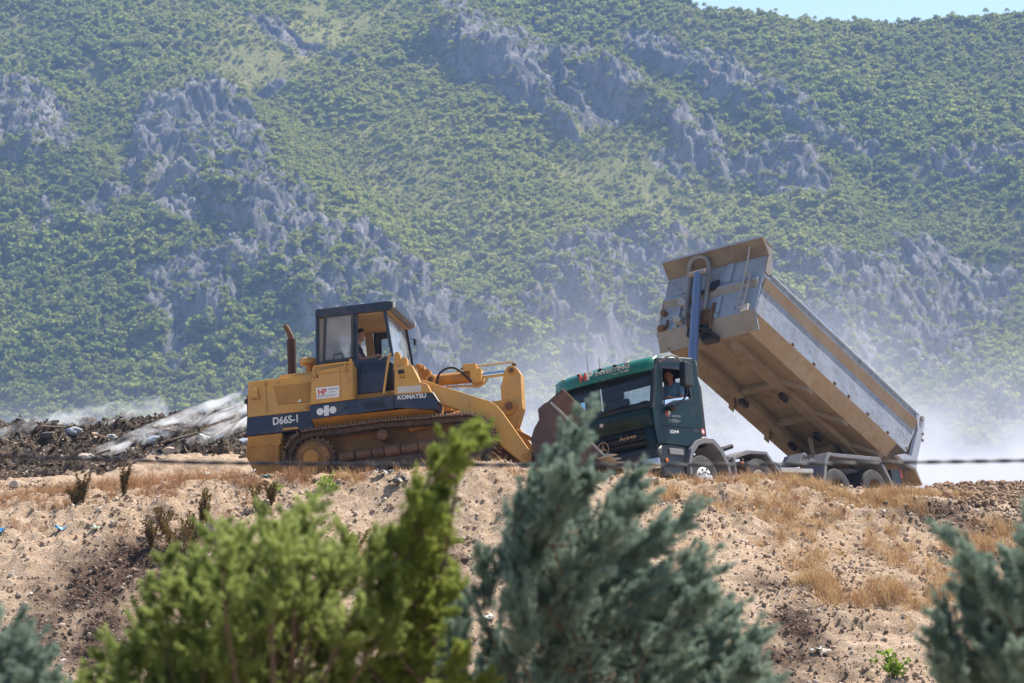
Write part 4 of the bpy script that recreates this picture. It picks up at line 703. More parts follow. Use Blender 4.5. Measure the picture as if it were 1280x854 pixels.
    MB().prism([(6.085,-.02),(6.305,.345),(6.315,.34),(6.10,-.03)],-W+.03,W-.03).build('front_chamfer','bodygrey',B)
    xw=lambda z: 6.30-.13*(z-.33)/1.42+.003
    MB().prism([(xw(1.19),1.19),(xw(1.10)+.07,1.11),(xw(.95),.95)],-W+.02,W-.10).build('front_rib','bodygrey',B,bevel=.004)
    MB().prism([(xw(1.24),1.24),(xw(1.19)+.012,1.235),(xw(1.1)+.074,1.125),(xw(1.1)+.07,1.105),(xw(1.15),1.14)],-W+.02,W-.10).build('rib_top','bodyblue',B)
    for y0 in (.26,-.78): MB().prism([(xw(1.75),1.75),(xw(1.75)+.05,1.72),(xw(1.25)+.05,1.25),(xw(1.25),1.24)],y0,y0+.17).build('wall_stiffener','bodyblue',B,bevel=.006)
    for y0 in (.20,-.80): MB().prism([(xw(.95),.95),(xw(.9)+.04,.92),(xw(.4)+.04,.38),(xw(.36),.36)],y0,y0+.10).build('wall_stiffener','bodyblue',B,bevel=.006)
    MB().prism([(6.12,1.33),(6.30,1.05),(6.29,.30),(6.12,.42),(6.05,.95)],-W-.03,-W+.03).build('corner_post','offwhite',B,bevel=.006)  # post is white to paint in the sun falling on it
    # canopy
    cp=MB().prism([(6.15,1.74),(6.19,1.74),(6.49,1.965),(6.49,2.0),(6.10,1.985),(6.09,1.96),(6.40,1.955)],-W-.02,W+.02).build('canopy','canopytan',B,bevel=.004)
    MB().prism([(6.492,1.955),(6.505,1.955),(6.505,2.008),(6.10,1.995),(6.10,1.988),(6.492,2.0)],-W-.022,W+.022).build('canopy_edge','lilac',cp)
    for s in (1,-1):
        MB().prism([(6.485,1.985),(6.10,1.975),(5.93,1.36),(6.11,1.29),(6.20,1.33),(6.18,1.75)],s*(W+.012),s*(W-.025)).build('canopy_cheek','steelgrey',cp,bevel=.004)
    MB().prism([(6.10,1.97),(6.15,1.75),(6.12,1.33),(5.95,1.37)],-W+.0,-W+.02).build('canopy_cheek','steelgrey',cp)
    # loop pipe and mount, black grease
    m=MB().tube([(xw(.5)+.10,-.47,.50),(xw(1.5)+.12,-.57,1.45),(xw(1.7)+.18,-.61,1.74),(xw(1.75)+.24,-.54,1.90),(xw(1.75)+.26,-.36,1.94),(xw(1.75)+.24,-.17,1.88),(xw(1.75)+.18,-.10,1.72),(xw(1.5)+.12,-.09,1.40),(xw(.6)+.10,-.02,.60)],.05,n=10,smooth=2); m.build('ram_hoop','steelgrey',B,smooth=True)
    m=MB(); m.prism([(xw(.65),.66),(xw(.65)+.05,.62),(xw(.4)+.05,.36),(xw(.36),.30)],-.46,.16); m.prism([(xw(.75),.80),(xw(.7)+.10,.72),(xw(.4)+.10,.35),(xw(.3)+.02,.1)],.14,.19); m.build('ram_mount','rusty',B,bevel=.01)
    m=MB(); m.box(6.15,6.33,-.42,.12,.08,.28); m.tube([(6.35,-.4,.30),(6.42,-.1,.16),(6.35,.2,.02),(6.2,.3,-.05)],.035); m.box(6.1,6.3,-.05,.28,-.10,.02); m.build('ram_base','black',B,bevel=.02)
    m=MB(); m.prism([(-.35,1.02),(.12,1.08),(.22,1.22),(.20,1.30),(.02,1.28),(-.05,1.16),(-.35,1.10)],xw(1.1)+.078,xw(1.1)+.10,'x') ; m.build('grease_stain','black',B)
    for y0,z0 in ((-.72,.84),(-.75,.42)):
        MB().prism([(y0,z0+.14),(y0+.10,z0+.17),(y0+.22,z0+.05),(y0+.20,z0-.03),(y0+.04,z0+.0)],xw(z0),xw(z0)+.16,'x').build('wall_bracket','palesteel',B,bevel=.01)
    m=MB(); m.cyl((xw(.8),-1.1,.80),(xw(.8)+.12,-1.1,.80),.06); m.box(xw(.4),xw(.4)+.10,-1.15,-1.0,.36,.46); m.box(xw(.4),xw(.4)+.05,-.98,-.95,.38,.60); m.build('wall_fitting','rusty',B,bevel=.01)
    # ladder
    m=MB()
    xl=lambda z: xw(min(z,1.75))+.10
    m.tube([(6.40,.90,1.97),(xl(1.2),.84,1.25),(xl(.5),.80,.50),(xl(.4),.83,.42),(xl(.42),.93,.42),(xl(.5),.96,.50),(xl(1.2),.965,1.22),(xl(1.3),.92,1.30),(xl(1.34),.85,1.30)],.017,smooth=1)
    for z in (1.24,.98,.74,.56): m.tube([(xl(z),.82,z),(xl(z),.96,z)],.013)
    for z in (1.15,.55): m.tube([(xw(z),.96,z),(xl(z),.96,z)],.013)
    m.build('ladder','palesteel',B,smooth=True)
    MB().box(xw(.5),xw(.5)+.06,.86,1.04,.36,.52).build('ladder_foot','offwhite',B,bevel=.01)
    # under-body beams
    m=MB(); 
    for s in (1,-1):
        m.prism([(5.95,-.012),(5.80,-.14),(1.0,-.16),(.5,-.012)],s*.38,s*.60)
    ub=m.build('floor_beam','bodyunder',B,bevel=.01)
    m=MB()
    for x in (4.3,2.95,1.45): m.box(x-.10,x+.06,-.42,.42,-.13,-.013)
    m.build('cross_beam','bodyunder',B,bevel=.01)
    for s in (1,-1):
        for x in (4.3,2.95,1.55):
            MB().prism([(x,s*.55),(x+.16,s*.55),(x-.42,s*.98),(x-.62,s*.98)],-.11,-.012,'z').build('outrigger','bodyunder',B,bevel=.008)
    m=MB(); [m.box(x-.12,x+.12,y0,y0+.10,-.26,-.15) for x,y0 in ((3.95,.40),(4.05,-.52),(2.35,.22),(2.2,-.5))]; m.build('rubber_pad','black',B,bevel=.01)
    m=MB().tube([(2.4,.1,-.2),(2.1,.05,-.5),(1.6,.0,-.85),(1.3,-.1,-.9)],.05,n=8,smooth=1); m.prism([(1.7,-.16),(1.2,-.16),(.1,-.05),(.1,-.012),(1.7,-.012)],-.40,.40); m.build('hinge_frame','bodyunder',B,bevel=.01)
    MB().prism([(2.0,-.16),(1.4,-.16),(.6,-.50),(.2,-.50),(.2,-.16)],-.46,-.34).build('hinge_arm','steelgrey',B,bevel=.01)
    MB().prism([(2.0,-.16),(1.4,-.16),(.6,-.50),(.2,-.50),(.2,-.16)],.34,.46).build('hinge_arm','steelgrey',B,bevel=.01)
    # tailgate swung open at the bottom
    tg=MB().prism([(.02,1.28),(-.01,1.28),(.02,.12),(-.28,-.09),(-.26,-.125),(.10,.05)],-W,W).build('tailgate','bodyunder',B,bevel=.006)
    MB().prism([(-.27,-.135),(-.30,-.10),(-.285,-.08),(-.25,-.12)],-W-.004,W+.004).build('tailgate_lit_edge','bodytan',tg)  # paler strip paints the light on the gate's lower edge
    m=MB()
    for s in (1,-1): m.tube([(.1,s*1.0,.05),(-.12,s*1.0,-.18),(-.33,s*1.0,-.12)],.012,n=6)
    m.build('gate_chain','steelgrey',tg)
    # telescopic ram from the chassis to the front wall
    top=Vector((-2.93,-.10,5.08)); bot=Vector((-1.25,.0,1.05)); d=(bot-top)
    rm=MB().cyl(top,top+d*.22,.085,n=24).build('hoist_ram','blueram',T,smooth=True)
    MB().cyl(top+d*.20,top+d*.50,.098,n=24).build('ram_stage','blueram',rm,smooth=True)
    MB().cyl(top+d*.49,top+d*.75,.112,n=24).build('ram_stage','steelgrey',rm,smooth=True)
    MB().cyl(top+d*.74,bot,.13,n=24).build('ram_barrel','steelgrey',rm,smooth=True)
    MB().cyl(top-d*.0+Vector((0,-.2,0)),top+Vector((0,.2,0)),.06).build('ram_pin','steelgrey',rm)
    # cab interior
    m=MB()
    for y0 in (.62,-.62):
        m.prism([(-.12,1.75),(-.12,1.88),(.42,1.92),(.42,1.75)],y0-.25,y0+.25); m.prism([(-.12,1.86),(-.24,2.45),(-.12,2.47),(.02,1.90)],y0-.24,y0+.24); m.prism([(-.22,2.46),(-.24,2.66),(-.16,2.67),(-.13,2.47)],y0-.13,y0+.13)
    m.build('cab_seat','seat',cab,bevel=.04)
    MB().prism([(1.28,1.55),(1.28,2.0),(1.0,2.02),(.86,1.9),(.86,1.55)],-1.08,1.08).build('dashboard','seat',cab,bevel=.04)
    m=MB(); R_=.22
    m.tube([(.72+.10*math.sin(a),.62+R_*math.cos(a),1.98+R_*.8*math.sin(a)) for a in np.linspace(0,2*PI,25)],.016); m.tube([(.95,.62,1.85),(.72,.62,1.98)],.03); m.build('steering_wheel','black',cab,smooth=True)
    return T
truck=make_truck()
# ------------------------------------------------------------------ the two drivers
def soft(name,mb,mat,parent,vox,mw=None,it=4):
    o=mb.build(name,mat,parent); 
    if mw is not None: o.matrix_world=mw
    k=o.modifiers.new('remesh','REMESH'); k.mode='VOXEL'; k.voxel_size=vox; k.use_smooth_shade=True
    k=o.modifiers.new('smooth','SMOOTH'); k.iterations=it; k.factor=.5
    return o
def limb(mb,pts,rs):
    for i in range(len(pts)-1): mb.cyl(pts[i],pts[i+1],rs[i],rs[i+1],n=14)
    for p,r in zip(pts,rs): mb.ball(p,r,12,8)
def driver(mw,hip,skin,shirt,turn,lean,sleeve,label,hairlen=1):
    H=Vector(hip); sk=MB(); sh=MB(); tr=MB(); ha=MB()
    chest=H+Vector((lean*.7,0,.36)); neck=H+Vector((lean+.02,0,.53)); head=neck+Vector((.045,0,.155))
    Rz=Matrix.Rotation(rad(turn),3,'Z'); hd=lambda v: head+Rz@Vector(v)
    # core
    for m,e in ((sk,0),(sh,.014)):
        m.ball(H+Vector((0,0,.08)),(.115+e,.155+e,.12+e)); m.ball(chest-Vector((0,0,.12)),(.115+e,.155+e,.17+e)); m.ball(chest,(.12+e,.175+e,.17+e)); limb(m,[chest+Vector((0,-.17,.10)),chest+Vector((0,0,.13)),chest+Vector((0,.17,.10))],[.062+e,.07+e,.062+e])
    limb(sk,[neck-Vector((0,0,.06)),head-Vector((.02,0,.05))],[.062,.056])
    # head: skull, jaw, brow, nose, mouth, ears
    for c,r in (((-.01,0,.035),(.098,.076,.092)),((.035,0,-.035),(.062,.058,.075)),((.062,0,-.078),(.034,.036,.03)),((.072,0,.045),(.026,.056,.022)),((.10,0,-.005),(.016,.014,.022)),((.088,0,.015),(.016,.010,.030)),((.082,0,-.048),(.018,.028,.012)),((.055,.038,-.01),(.03,.026,.03)),((.055,-.038,-.01),(.03,.026,.03))):
        p=hd(c); b=MB().ball((0,0,0),r,14,10); sk.add([p+Rz@Vector(v) for v in b.v],b.f)
    for s in (1,-1):
        p=hd((-.012,s*.078,.0)); b=MB().ball((0,0,0),(.022,.012,.033),10,8); sk.add([p+Rz@Vector(v) for v in b.v],b.f)
    for s in (1,-1):
        a=chest+Vector((0,s*.20,.09)); el=H+Vector((.14+lean,s*.27,.17)); wr=H+Vector((.40,s*.17,.22))
        limb(sk,[a,el,wr],[.052,.042,.030]); ex=a.lerp(el,sleeve); limb(sh,[a,ex],[.066,.058])
        # hand closed on the wheel: palm, four curled fingers, thumb
        limb(sk,[wr,wr+Vector((.075,0,.012))],[.034,.038])
        for k in range(4):
            b0=wr+Vector((.095,(k-1.5)*.021,.018)); l=(.036,.041,.039,.030)[k]
            limb(sk,[b0,b0+Vector((l,0,.004)),b0+Vector((l+.014,0,-.028)),b0+Vector((l-.008,0,-.045))],[.0105,.010,.009,.008])
        t0=wr+Vector((.035,-s*.032,.01)); limb(sk,[t0,t0+Vector((.03,-s*.022,.0)),t0+Vector((.055,-s*.016,-.015))],[.013,.0115,.010])
        kn=H+Vector((.42,s*.13,.05)); an=H+Vector((.50,s*.12,-.36)); hp=H+Vector((.02,s*.09,.0))
        limb(sk,[hp,kn,an],[.085,.06,.04]); limb(tr,[hp,kn,an],[.100,.074,.058]); limb(sk,[an,an+Vector((.14,0,-.05))],[.04,.036])
    tr.ball(H+Vector((0,0,.03)),(.13,.17,.12))
    for c,r in (((-.022,0,.058),(.105,.084,.086)),((-.055,0,.01),(.07,.076,.075)),((.05,0,.112),(.045,.06,.03))):
        p=hd(c); b=MB().ball((0,0,0),r,14,10); ha.add([p+Rz@Vector(v) for v in b.v],b.f)
    o=soft('person',sk,skin,None,.009,mw,3); tag(o,label,'person')
    s1=soft('shirt',sh,shirt,o,.014); s2=soft('trousers',tr,'trousers',o,.016); s3=soft('hair',ha,'hair',o,.010)
    ey=MB(); [ey.ball(hd((.084,s*.030,.012)),.0075,8,6) for s in (1,-1)]; ey.build('eyes','black',o)
    return o
driver(LP,(.66,-.12,2.22),'skin','shirtdk',-8,.03,.55,'driver in a dark T-shirt sitting in the yellow loader cab, looking ahead')
driver(TP,(.0,.80,1.95),'skinsun','shirtlt',25,.02,.6,'driver in a light blue shirt at the open side window of the green truck')
# ------------------------------------------------------------------ ground
_T=np.array(TERRAIN); _n=len(_T)
def _tps(d2): return np.where(d2>0,.5*d2*np.log(np.maximum(d2,1e-12)),0)
_d=((_T[:,None,:2]-_T[None,:,:2])**2).sum(-1); _A=np.zeros((_n+3,_n+3)); _A[:_n,:_n]=_tps(_d)+np.eye(_n)*.02
_P=np.c_[np.ones(_n),_T[:,:2]]; _A[:_n,_n:]=_P; _A[_n:,:_n]=_P.T
_w=np.linalg.solve(_A,np.r_[_T[:,2],0,0,0])
def base_z(x,y):
    x=np.atleast_1d(np.asarray(x,float)); y=np.atleast_1d(np.asarray(y,float)); out=np.empty(x.shape); xf=x.ravel(); yf=y.ravel(); o=np.empty(len(xf))
    for i in range(0,len(xf),20000):
        a=np.clip(xf[i:i+20000],-28,28); b=np.clip(yf[i:i+20000],38,95)
        d2=(a[:,None]-_T[None,:,0])**2+(b[:,None]-_T[None,:,1])**2
        o[i:i+20000]=_tps(d2)@_w[:_n]+_w[_n]+a*_w[_n+1]+b*_w[_n+2]
    z=o.reshape(x.shape)
    near=sstep(40,28,y); z=z*(1-near)+near*(-.9*sstep(14,30,y))
    far=sstep(90,200,y); z=z*(1-far)-6*far
    side=sstep(28,60,np.abs(x)); z=z*(1-side)+side*np.where(y<60,-.5,np.where(y>200,-6,1.0))
    return z
def blob(B,x,y):
    m=np.zeros(np.shape(x))
    for bx,by,rx,ry,w in B: m=np.maximum(m,w*np.exp(-(((x-bx)/rx)**2+((y-by)/ry)**2)**1.2))
    return m
def facets(x,y,cell,seed,tilt):
    # angular blocks: every cell of a jittered lattice is a tilted plane
    gx_=x/cell; gy_=y/cell; ix=np.floor(gx_); iy=np.floor(gy_); best=np.full(x.shape,9e9); sec=best.copy(); h=np.zeros(x.shape)
    for dx in (-1,0,1):
        for dy in (-1,0,1):
            jx=ix+dx; jy=iy+dy; ax=gx_-(jx+_hash(jx,jy,seed)); ay=gy_-(jy+_hash(jx,jy,seed+1)); d=ax*ax+ay*ay
            hh=_hash(jx,jy,seed+2)-.5+tilt*((_hash(jx,jy,seed+3)-.5)*ax+(_hash(jx,jy,seed+4)-.35)*ay)
            n=d<best; sec=np.where(n,best,np.minimum(sec,d)); h=np.where(n,hh,h); best=np.where(n,d,best)
    return h-.35*np.exp(-(np.sqrt(sec)-np.sqrt(best))*9)
def rough(x,y):
    z=.13*fbm(x*.45,y*.45,3,11)+.07*fbm(x*1.5,y*1.5,3,12)+.040*fbm(x*4.5,y*4.5,3,13)+.022*(ridged(x*10,y*10,2,14)-.6)
    lump=.65+.6*sstep(.35,.7,vn(x*.7+3,y*.7,16)); z=z+lump*(.075*facets(x,y,.62,17,1.5)+.050*facets(x+.07*fbm(x*3,y*3,2,9),y,.27,18,1.6)+.028*facets(x,y,.13,19,1.5))
    dk=blob(DARK_SOIL,x,y); z=z+dk*(.05*fbm(x*5,y*5,3,21)+.045*(vn(x*14,y*14,22)-.4))
    # rivulets running down the bank
    z=z-.05*sstep(.72,.95,ridged(x*.9+.25*fbm(x*.4,y*.4,2,5),y*.12,2,31))*sstep(57,54,y)
    calm=sstep(57.5,58.5,y)*sstep(-6,-4.5,x)*sstep(10,9,x)
    return z*(1-.75*calm)*sstep(30,45,y)*sstep(90,75,y)
def ground_z(x,y): return base_z(x,y)+rough(np.atleast_1d(x),np.atleast_1d(y))
def axis(a,b,step,lo,hi,g=1.25):
    mid=np.arange(a,b+step*.5,step); L=[];d=step;v=a
    while v>lo: d*=g; v-=d; L.append(max(v,lo))
    R=[];d=step;v=mid[-1]
    while v<hi: d*=g; v+=d; R.append(min(v,hi))
    return np.r_[L[::-1],mid,R]
gx=axis(-11.5,11.5,.05,-900,900); gy=axis(46.5,64,.05,-40,2000)
GX,GY=np.meshgrid(gx,gy); GZ=base_z(GX,GY)+rough(GX,GY)
nx,ny=len(gx),len(gy)
idx=np.arange(nx*ny).reshape(ny,nx); F4=np.stack([idx[:-1,:-1],idx[:-1,1:],idx[1:,1:],idx[1:,:-1]],-1).reshape(-1,4)
dk=np.clip(blob(DARK_SOIL,GX,GY)*(1.0+.9*fbm(GX*2.2,GY*2.2,4,41))*1.15-.12,0,1)
gr=np.clip(blob(GRASS,GX,GY),0,1)*(.6+.4*fbm(GX*3,GY*3,3,44))
m,nt,out=newmat('sandy_soil'); p=nd(nt,'ShaderNodeBsdfPrincipled'); nt.links.new(p.outputs[0],out.inputs[0]); p.inputs['Roughness'].default_value=.95; p.inputs['Specular IOR Level'].default_value=.1
c=mixc(nt,ramp(nt,noise(nt,.8,5,.6),.3,.7),(.445,.318,.212),(.35,.245,.157))
c=mixc(nt,ramp(nt,noise(nt,5,5,.65),.45,.7),c,(.55,.42,.31))
c=mixc(nt,ramp(nt,noise(nt,14,3,.6),.56,.66),c,(.26,.18,.13))
c=mixc(nt,ramp(nt,noise(nt,30,2,.6),.60,.66),c,(.60,.50,.41))
c=mixc(nt,ramp(nt,noise(nt,1.6,6,.7,dist=.8),.60,.70),c,(.32,.23,.165))
a=nd(nt,'ShaderNodeAttribute',attribute_name='grass'); c=mixc(nt,a.outputs['Fac'],c,(.40,.27,.17))
a=nd(nt,'ShaderNodeAttribute',attribute_name='dark'); dc=mixc(nt,ramp(nt,noise(nt,12,5,.7),.42,.62),(.026,.017,.014),(.15,.088,.058)); dc=mixc(nt,ramp(nt,noise(nt,35,2,.6),.62,.68),dc,(.30,.24,.2)); c=mixc(nt,a.outputs['Fac'],c,dc)
nt.links.new(c,p.inputs['Base Color'])
b=nd(nt,'ShaderNodeBump'); b.inputs['Strength'].default_value=.9; b.inputs['Distance'].default_value=.035
h=nd(nt,'ShaderNodeMath',operation='ADD'); nt.links.new(noise(nt,16,5,.7),h.inputs[0]); nt.links.new(noise(nt,45,3,.6),h.inputs[1]); nt.links.new(h.outputs[0],b.inputs['Height']); nt.links.new(b.outputs[0],p.inputs['Normal'])
g=npmesh('ground',np.c_[GX.ravel(),GY.ravel(),GZ.ravel()],F4,m,{'dark':('POINT',dk.ravel()),'grass':('POINT',np.clip(gr,0,.8).ravel())},True); tag(g,kind='structure')

# ------------------------------------------------------------------ stones
def ico():
    bm=bmesh.new(); bmesh.ops.create_icosphere(bm,subdivisions=1,radius=1); v=np.array([x.co for x in bm.verts]); bm.verts.index_update(); f=np.array([[w.index for w in q.verts] for q in bm.faces]); bm.free(); return v,f
IV,IF=ico()
def randrot(n):
    q=rng.normal(size=(n,4)); q/=np.linalg.norm(q,axis=1)[:,None]; w,x,y,z=q.T
    return np.stack([np.stack([1-2*(y*y+z*z),2*(x*y-z*w),2*(x*z+y*w)],-1),np.stack([2*(x*y+z*w),1-2*(x*x+z*z),2*(y*z-x*w)],-1),np.stack([2*(x*z-y*w),2*(y*z+x*w),1-2*(x*x+y*y)],-1)],1)
def stone_cloud(x,y,z,r):
    n=len(x); sc=rng.uniform(.55,1.15,(n,3)); sc[:,2]*=.8
    cl=rng.uniform(.42,.78,(n,1,3)); V=np.clip(IV[None]*(1+rng.normal(0,.16,(n,len(IV),1))),-cl,cl)*1.35*sc[:,None,:]*r[:,None,None]
    V=np.einsum('nij,nkj->nki',randrot(n),V)+np.stack([x,y,z],-1)[:,None,:]
    Fs=(IF[None]+(np.arange(n)*len(IV))[:,None,None]).reshape(-1,3)
    return V.reshape(-1,3),Fs
def attrmat(name,rough=.95,bumps=25,tr=0):
    m,nt,out=newmat(name); p=nd(nt,'ShaderNodeBsdfPrincipled'); nt.links.new(p.outputs[0],out.inputs[0]); p.inputs['Roughness'].default_value=rough; p.inputs['Specular IOR Level'].default_value=.15
    a=nd(nt,'ShaderNodeAttribute',attribute_name='tint'); c=mixc(nt,ramp(nt,noise(nt,bumps,4),.3,.75),a.outputs['Color'],(.12,.08,.06)); c=mixc(nt,.7,c,a.outputs['Color'])
    nt.links.new(c,p.inputs['Base Color']); return m
MS=attrmat('stone_mix'); MSH=attrmat('scrap_mix',.8)
N=26000
sx=rng.uniform(-11,11,N*2); sy=47+13.5*rng.random(N*2)**1.0
keep=rng.random(N*2)<.30+.75*sstep(.5,.75,vn(sx*.9,sy*.9,51))+.6*blob(DARK_SOIL,sx,sy); sx=sx[keep][:N]; sy=sy[keep][:N]
sr=np.clip(.013*(rng.random(len(sx))**-.5),.012,.05)
mx=rng.uniform(8,11,2600); my=rng.uniform(57.5,63,2600); sx=np.r_[sx,mx]; sy=np.r_[sy,my]; sr=np.r_[sr,np.clip(.022*(rng.random(2600)**-.45),.022,.10)]
V,Fs=stone_cloud(sx,sy,ground_z(sx,sy)+sr*.25,sr)
pal=np.array([(.55,.42,.31),(.46,.33,.235),(.62,.51,.41),(.33,.225,.15),(.50,.37,.27)]); tint=pal[rng.integers(0,5,len(sx))]*rng.uniform(.68,1.05,(len(sx),1))
dkk=blob(DARK_SOIL,sx,sy)[:,None]>rng.random((len(sx),1))*1.2; tint=np.where(dkk,tint*.38,tint); tint[-2600:]*=np.array([.60,.52,.46])
o=npmesh('gravel',V,Fs,MS,{'tint':('FACE',np.repeat(tint,len(IF),0))}); tag(o,'loose pale gravel and clods strewn over the sandy bank','gravel',kind='stuff')
def big_stone(x,y,r,col,sq=1):
    bm=bmesh.new(); bmesh.ops.create_icosphere(bm,subdivisions=2,radius=1)
    cuts=[(Vector((random.gauss(0,1),random.gauss(0,1),random.gauss(0,1))).normalized(),random.uniform(.45,.8)) for _ in range(9)]
    off=random.uniform(0,99)
    for v in bm.verts:
        c=v.co.copy()
        for cn,ch in cuts:
            dd=c.dot(cn)-ch
            if dd>0: c-=cn*dd
        k=1.15+.22*float(fbm(np.array([c.x*1.1+off]),np.array([c.y*1.1+c.z*1.3]),3,61)[0])
        v.co=Vector((max(-.8,min(.8,c.x*k))*r*1.25,max(-.8,min(.8,c.y*k))*r,max(-.7,min(.62,c.z*k))*r*.85*sq))
    me=bpy.data.meshes.new('stone'); bm.to_mesh(me); bm.free()
    o=bpy.data.objects.new('stone',me); COL.objects.link(o); me.materials.append(col)
    o.location=(x,y,float(ground_z(x,y)[0])+r*.22); o.rotation_euler=(random.uniform(-.3,.3),random.uniform(-.3,.3),random.uniform(0,6)); return o
stoneA=paint('stone_pale',(.60,.50,.41),.9,(.34,.25,.18),.4,6,bump=.6,fine=30); stoneB=paint('stone_brown',(.46,.34,.25),.9,(.22,.14,.09),.4,6,bump=.6,fine=30); stoneC=paint('stone_grey',(.52,.45,.38),.9,(.3,.24,.19),.35,6,bump=.6,fine=30)
bl=['large brown boulder half buried on the left sandy slope, beside a paler one','pale beige boulder on the sandy slope, right of the large brown one','flat pale stone lying among small gravel below the left grass bench','white rounded lump at the left edge of the dry grass bench','brown stone beside the dry weeds above the dark soil','pale stone on the lower right slope above the green seedling','pale grey stone at the rim in front of the truck bumper','pale stone half way down the slope behind the conifers','pale stone near the rim right of the conifer tip']
for i,(x,y) in enumerate(BIG_STONES):
    o=big_stone(x,y,[.17,.14,.13,.16,.08,.11,.15,.13,.10][i],[stoneB,stoneA,stoneA,stoneC,stoneB,stoneA,stoneC,stoneA,stoneA][i],.8); tag(o,bl[i],'stone')
protos=[]
for i,(x,y) in enumerate(STONE_SPOTS):
    r=.025+.045*random.random()**2.5
    if i<6: o=big_stone(x,y,r,[stoneA,stoneB,stoneC][i%3]); o.data.name='stone'; protos.append((o,r))
    else:
        q,r0=protos[i%6]; o=q.copy(); COL.objects.link(o); k=r/r0; o.scale=(k,k,k); o.location=(x,y,float(ground_z(x,y)[0])+r*.22); o.rotation_euler=(random.uniform(-.4,.4),random.uniform(-.4,.4),random.uniform(0,6))
    tag(o,'fist sized stone lying loose on the sandy slope','stone','fist sized stones on the slope')

# ------------------------------------------------------------------ dry grass
def blades(x,y,z,h,w,lean,az):
    n=len(x); d=np.stack([np.cos(az),np.sin(az)],-1); pr=np.stack([-np.sin(az+.7),np.cos(az+.7)],-1)
    V=np.empty((n,6,3)); 
    for k,(t,wf) in enumerate(((0,1),(.55,.8),(1,.25))):
        cx=x+d[:,0]*lean*h*t*t; cy=y+d[:,1]*lean*h*t*t; cz=z+h*t*(1-.25*lean*t)
        for s in (0,1):
            q=V[:,2*k+s]; sg=(s*2-1)*w*wf*.5; q[:,0]=cx+pr[:,0]*sg; q[:,1]=cy+pr[:,1]*sg; q[:,2]=cz
    Fb=np.array([[0,1,3,2],[2,3,5,4]]); Fs=(Fb[None]+(np.arange(n)*6)[:,None,None]).reshape(-1,4); return V.reshape(-1,3),Fs
TX=[];TY=[];TH=[]
for bx,by,rx,ry,w in GRASS:
    k=int(90*w*max(1,rx*ry*1.1)); k=min(k,260)
    TX.append(bx+rng.normal(0,.62,k)*rx); TY.append(by+rng.normal(0,.62,k)*ry); TH.append(rng.uniform(.09,.34,k)*(.7+.45*w))
TX=np.concatenate(TX);TY=np.concatenate(TY);TH=np.concatenate(TH)
ok=(TY<64)&(np.abs(TX)<12)&(vn(TX*1.8,TY*1.8,71)>.42); TX,TY,TH=TX[ok],TY[ok],TH[ok]*np.where((TX[ok]>2.5)&(TY[ok]>56.4),.62,1)
k=34; bx=np.repeat(TX,k)+rng.normal(0,.07,len(TX)*k); by=np.repeat(TY,k)+rng.normal(0,.07,len(TX)*k); bh=np.repeat(TH,k)*rng.uniform(.4,1.15,len(bx))
V,Fs=blades(bx,by,ground_z(bx,by)-.01,bh,rng.uniform(.004,.009,len(bx)),rng.uniform(.1,.9,len(bx)),rng.uniform(0,2*PI,len(bx)))
tt=np.repeat(rng.random(len(TX)),k)*.6+rng.random(len(bx))*.4
tint=np.array([(.48,.30,.14)])*(1-tt[:,None])+np.array([(.60,.45,.25)])*tt[:,None]; red=np.repeat(rng.random(len(TX))<.35,k)|(bx<-3.5); tint[red]=np.array([.36,.205,.11])*(.8+.5*rng.random((red.sum(),1)))
m,nt,out=newmat('dry_grass'); a=nd(nt,'ShaderNodeAttribute',attribute_name='tint'); d=nd(nt,'ShaderNodeBsdfDiffuse'); t=nd(nt,'ShaderNodeBsdfTranslucent'); mxs=nd(nt,'ShaderNodeMixShader'); mxs.inputs[0].default_value=.4
for q in (d,t): nt.links.new(a.outputs['Color'],q.inputs[0])
nt.links.new(d.outputs[0],mxs.inputs[1]); nt.links.new(t.outputs[0],mxs.inputs[2]); nt.links.new(mxs.outputs[0],out.inputs[0])
o=npmesh('dry_grass',V,Fs,m,{'tint':('FACE',np.repeat(tint,2,0))}); tag(o,'straw coloured dry grass growing in patches along the rim and bank','grass',kind='stuff')
# ------------------------------------------------------------------ single weeds and seedlings
weedm=leafmat('dry_weed',(.075,.058,.022),(.21,.145,.062),.35,20); leafg=leafmat('seedling_leaf',(.10,.20,.02),(.22,.32,.05),.45,20); stemm=paint('weed_stem',(.06,.05,.025),.9,TAN,.1,6)
def scatter_leaves(C,size,N3=None,ar=.5):
    n=len(C); Rm=randrot(n); q=np.array([(-.5,-ar*.5,0),(.5,-ar*.5,.1),(.5,ar*.5,0),(-.5,ar*.5,-.1)])
    V=np.einsum('nij,kj->nki',Rm,q)*np.asarray(size).reshape(-1,1,1)+C[:,None,:]
    return V.reshape(-1,3),np.arange(n*4).reshape(-1,4)
wl=['tall dry weed with dark seed spikes, largest of the clump above the dark soil','short bushy dry weed left of the tall weed clump','dry weed stalk right of the tall weed clump','low bushy brown weed in the weed clump above the dark soil','olive weed between the stalks of the weed clump','dark weed spike standing in the red grass on the left bench','dark weed spike at the left end of the red grass','low dark weed at the left end of the red grass','thin weed spike nearest the green bush, right of the weed clump','sparse brown weed at the lower left of the weed clump','thin dry weed standing in front of the loader rear','grey green weed at the rim in front of the loader track','dry thorn weed beside the yellow rag']
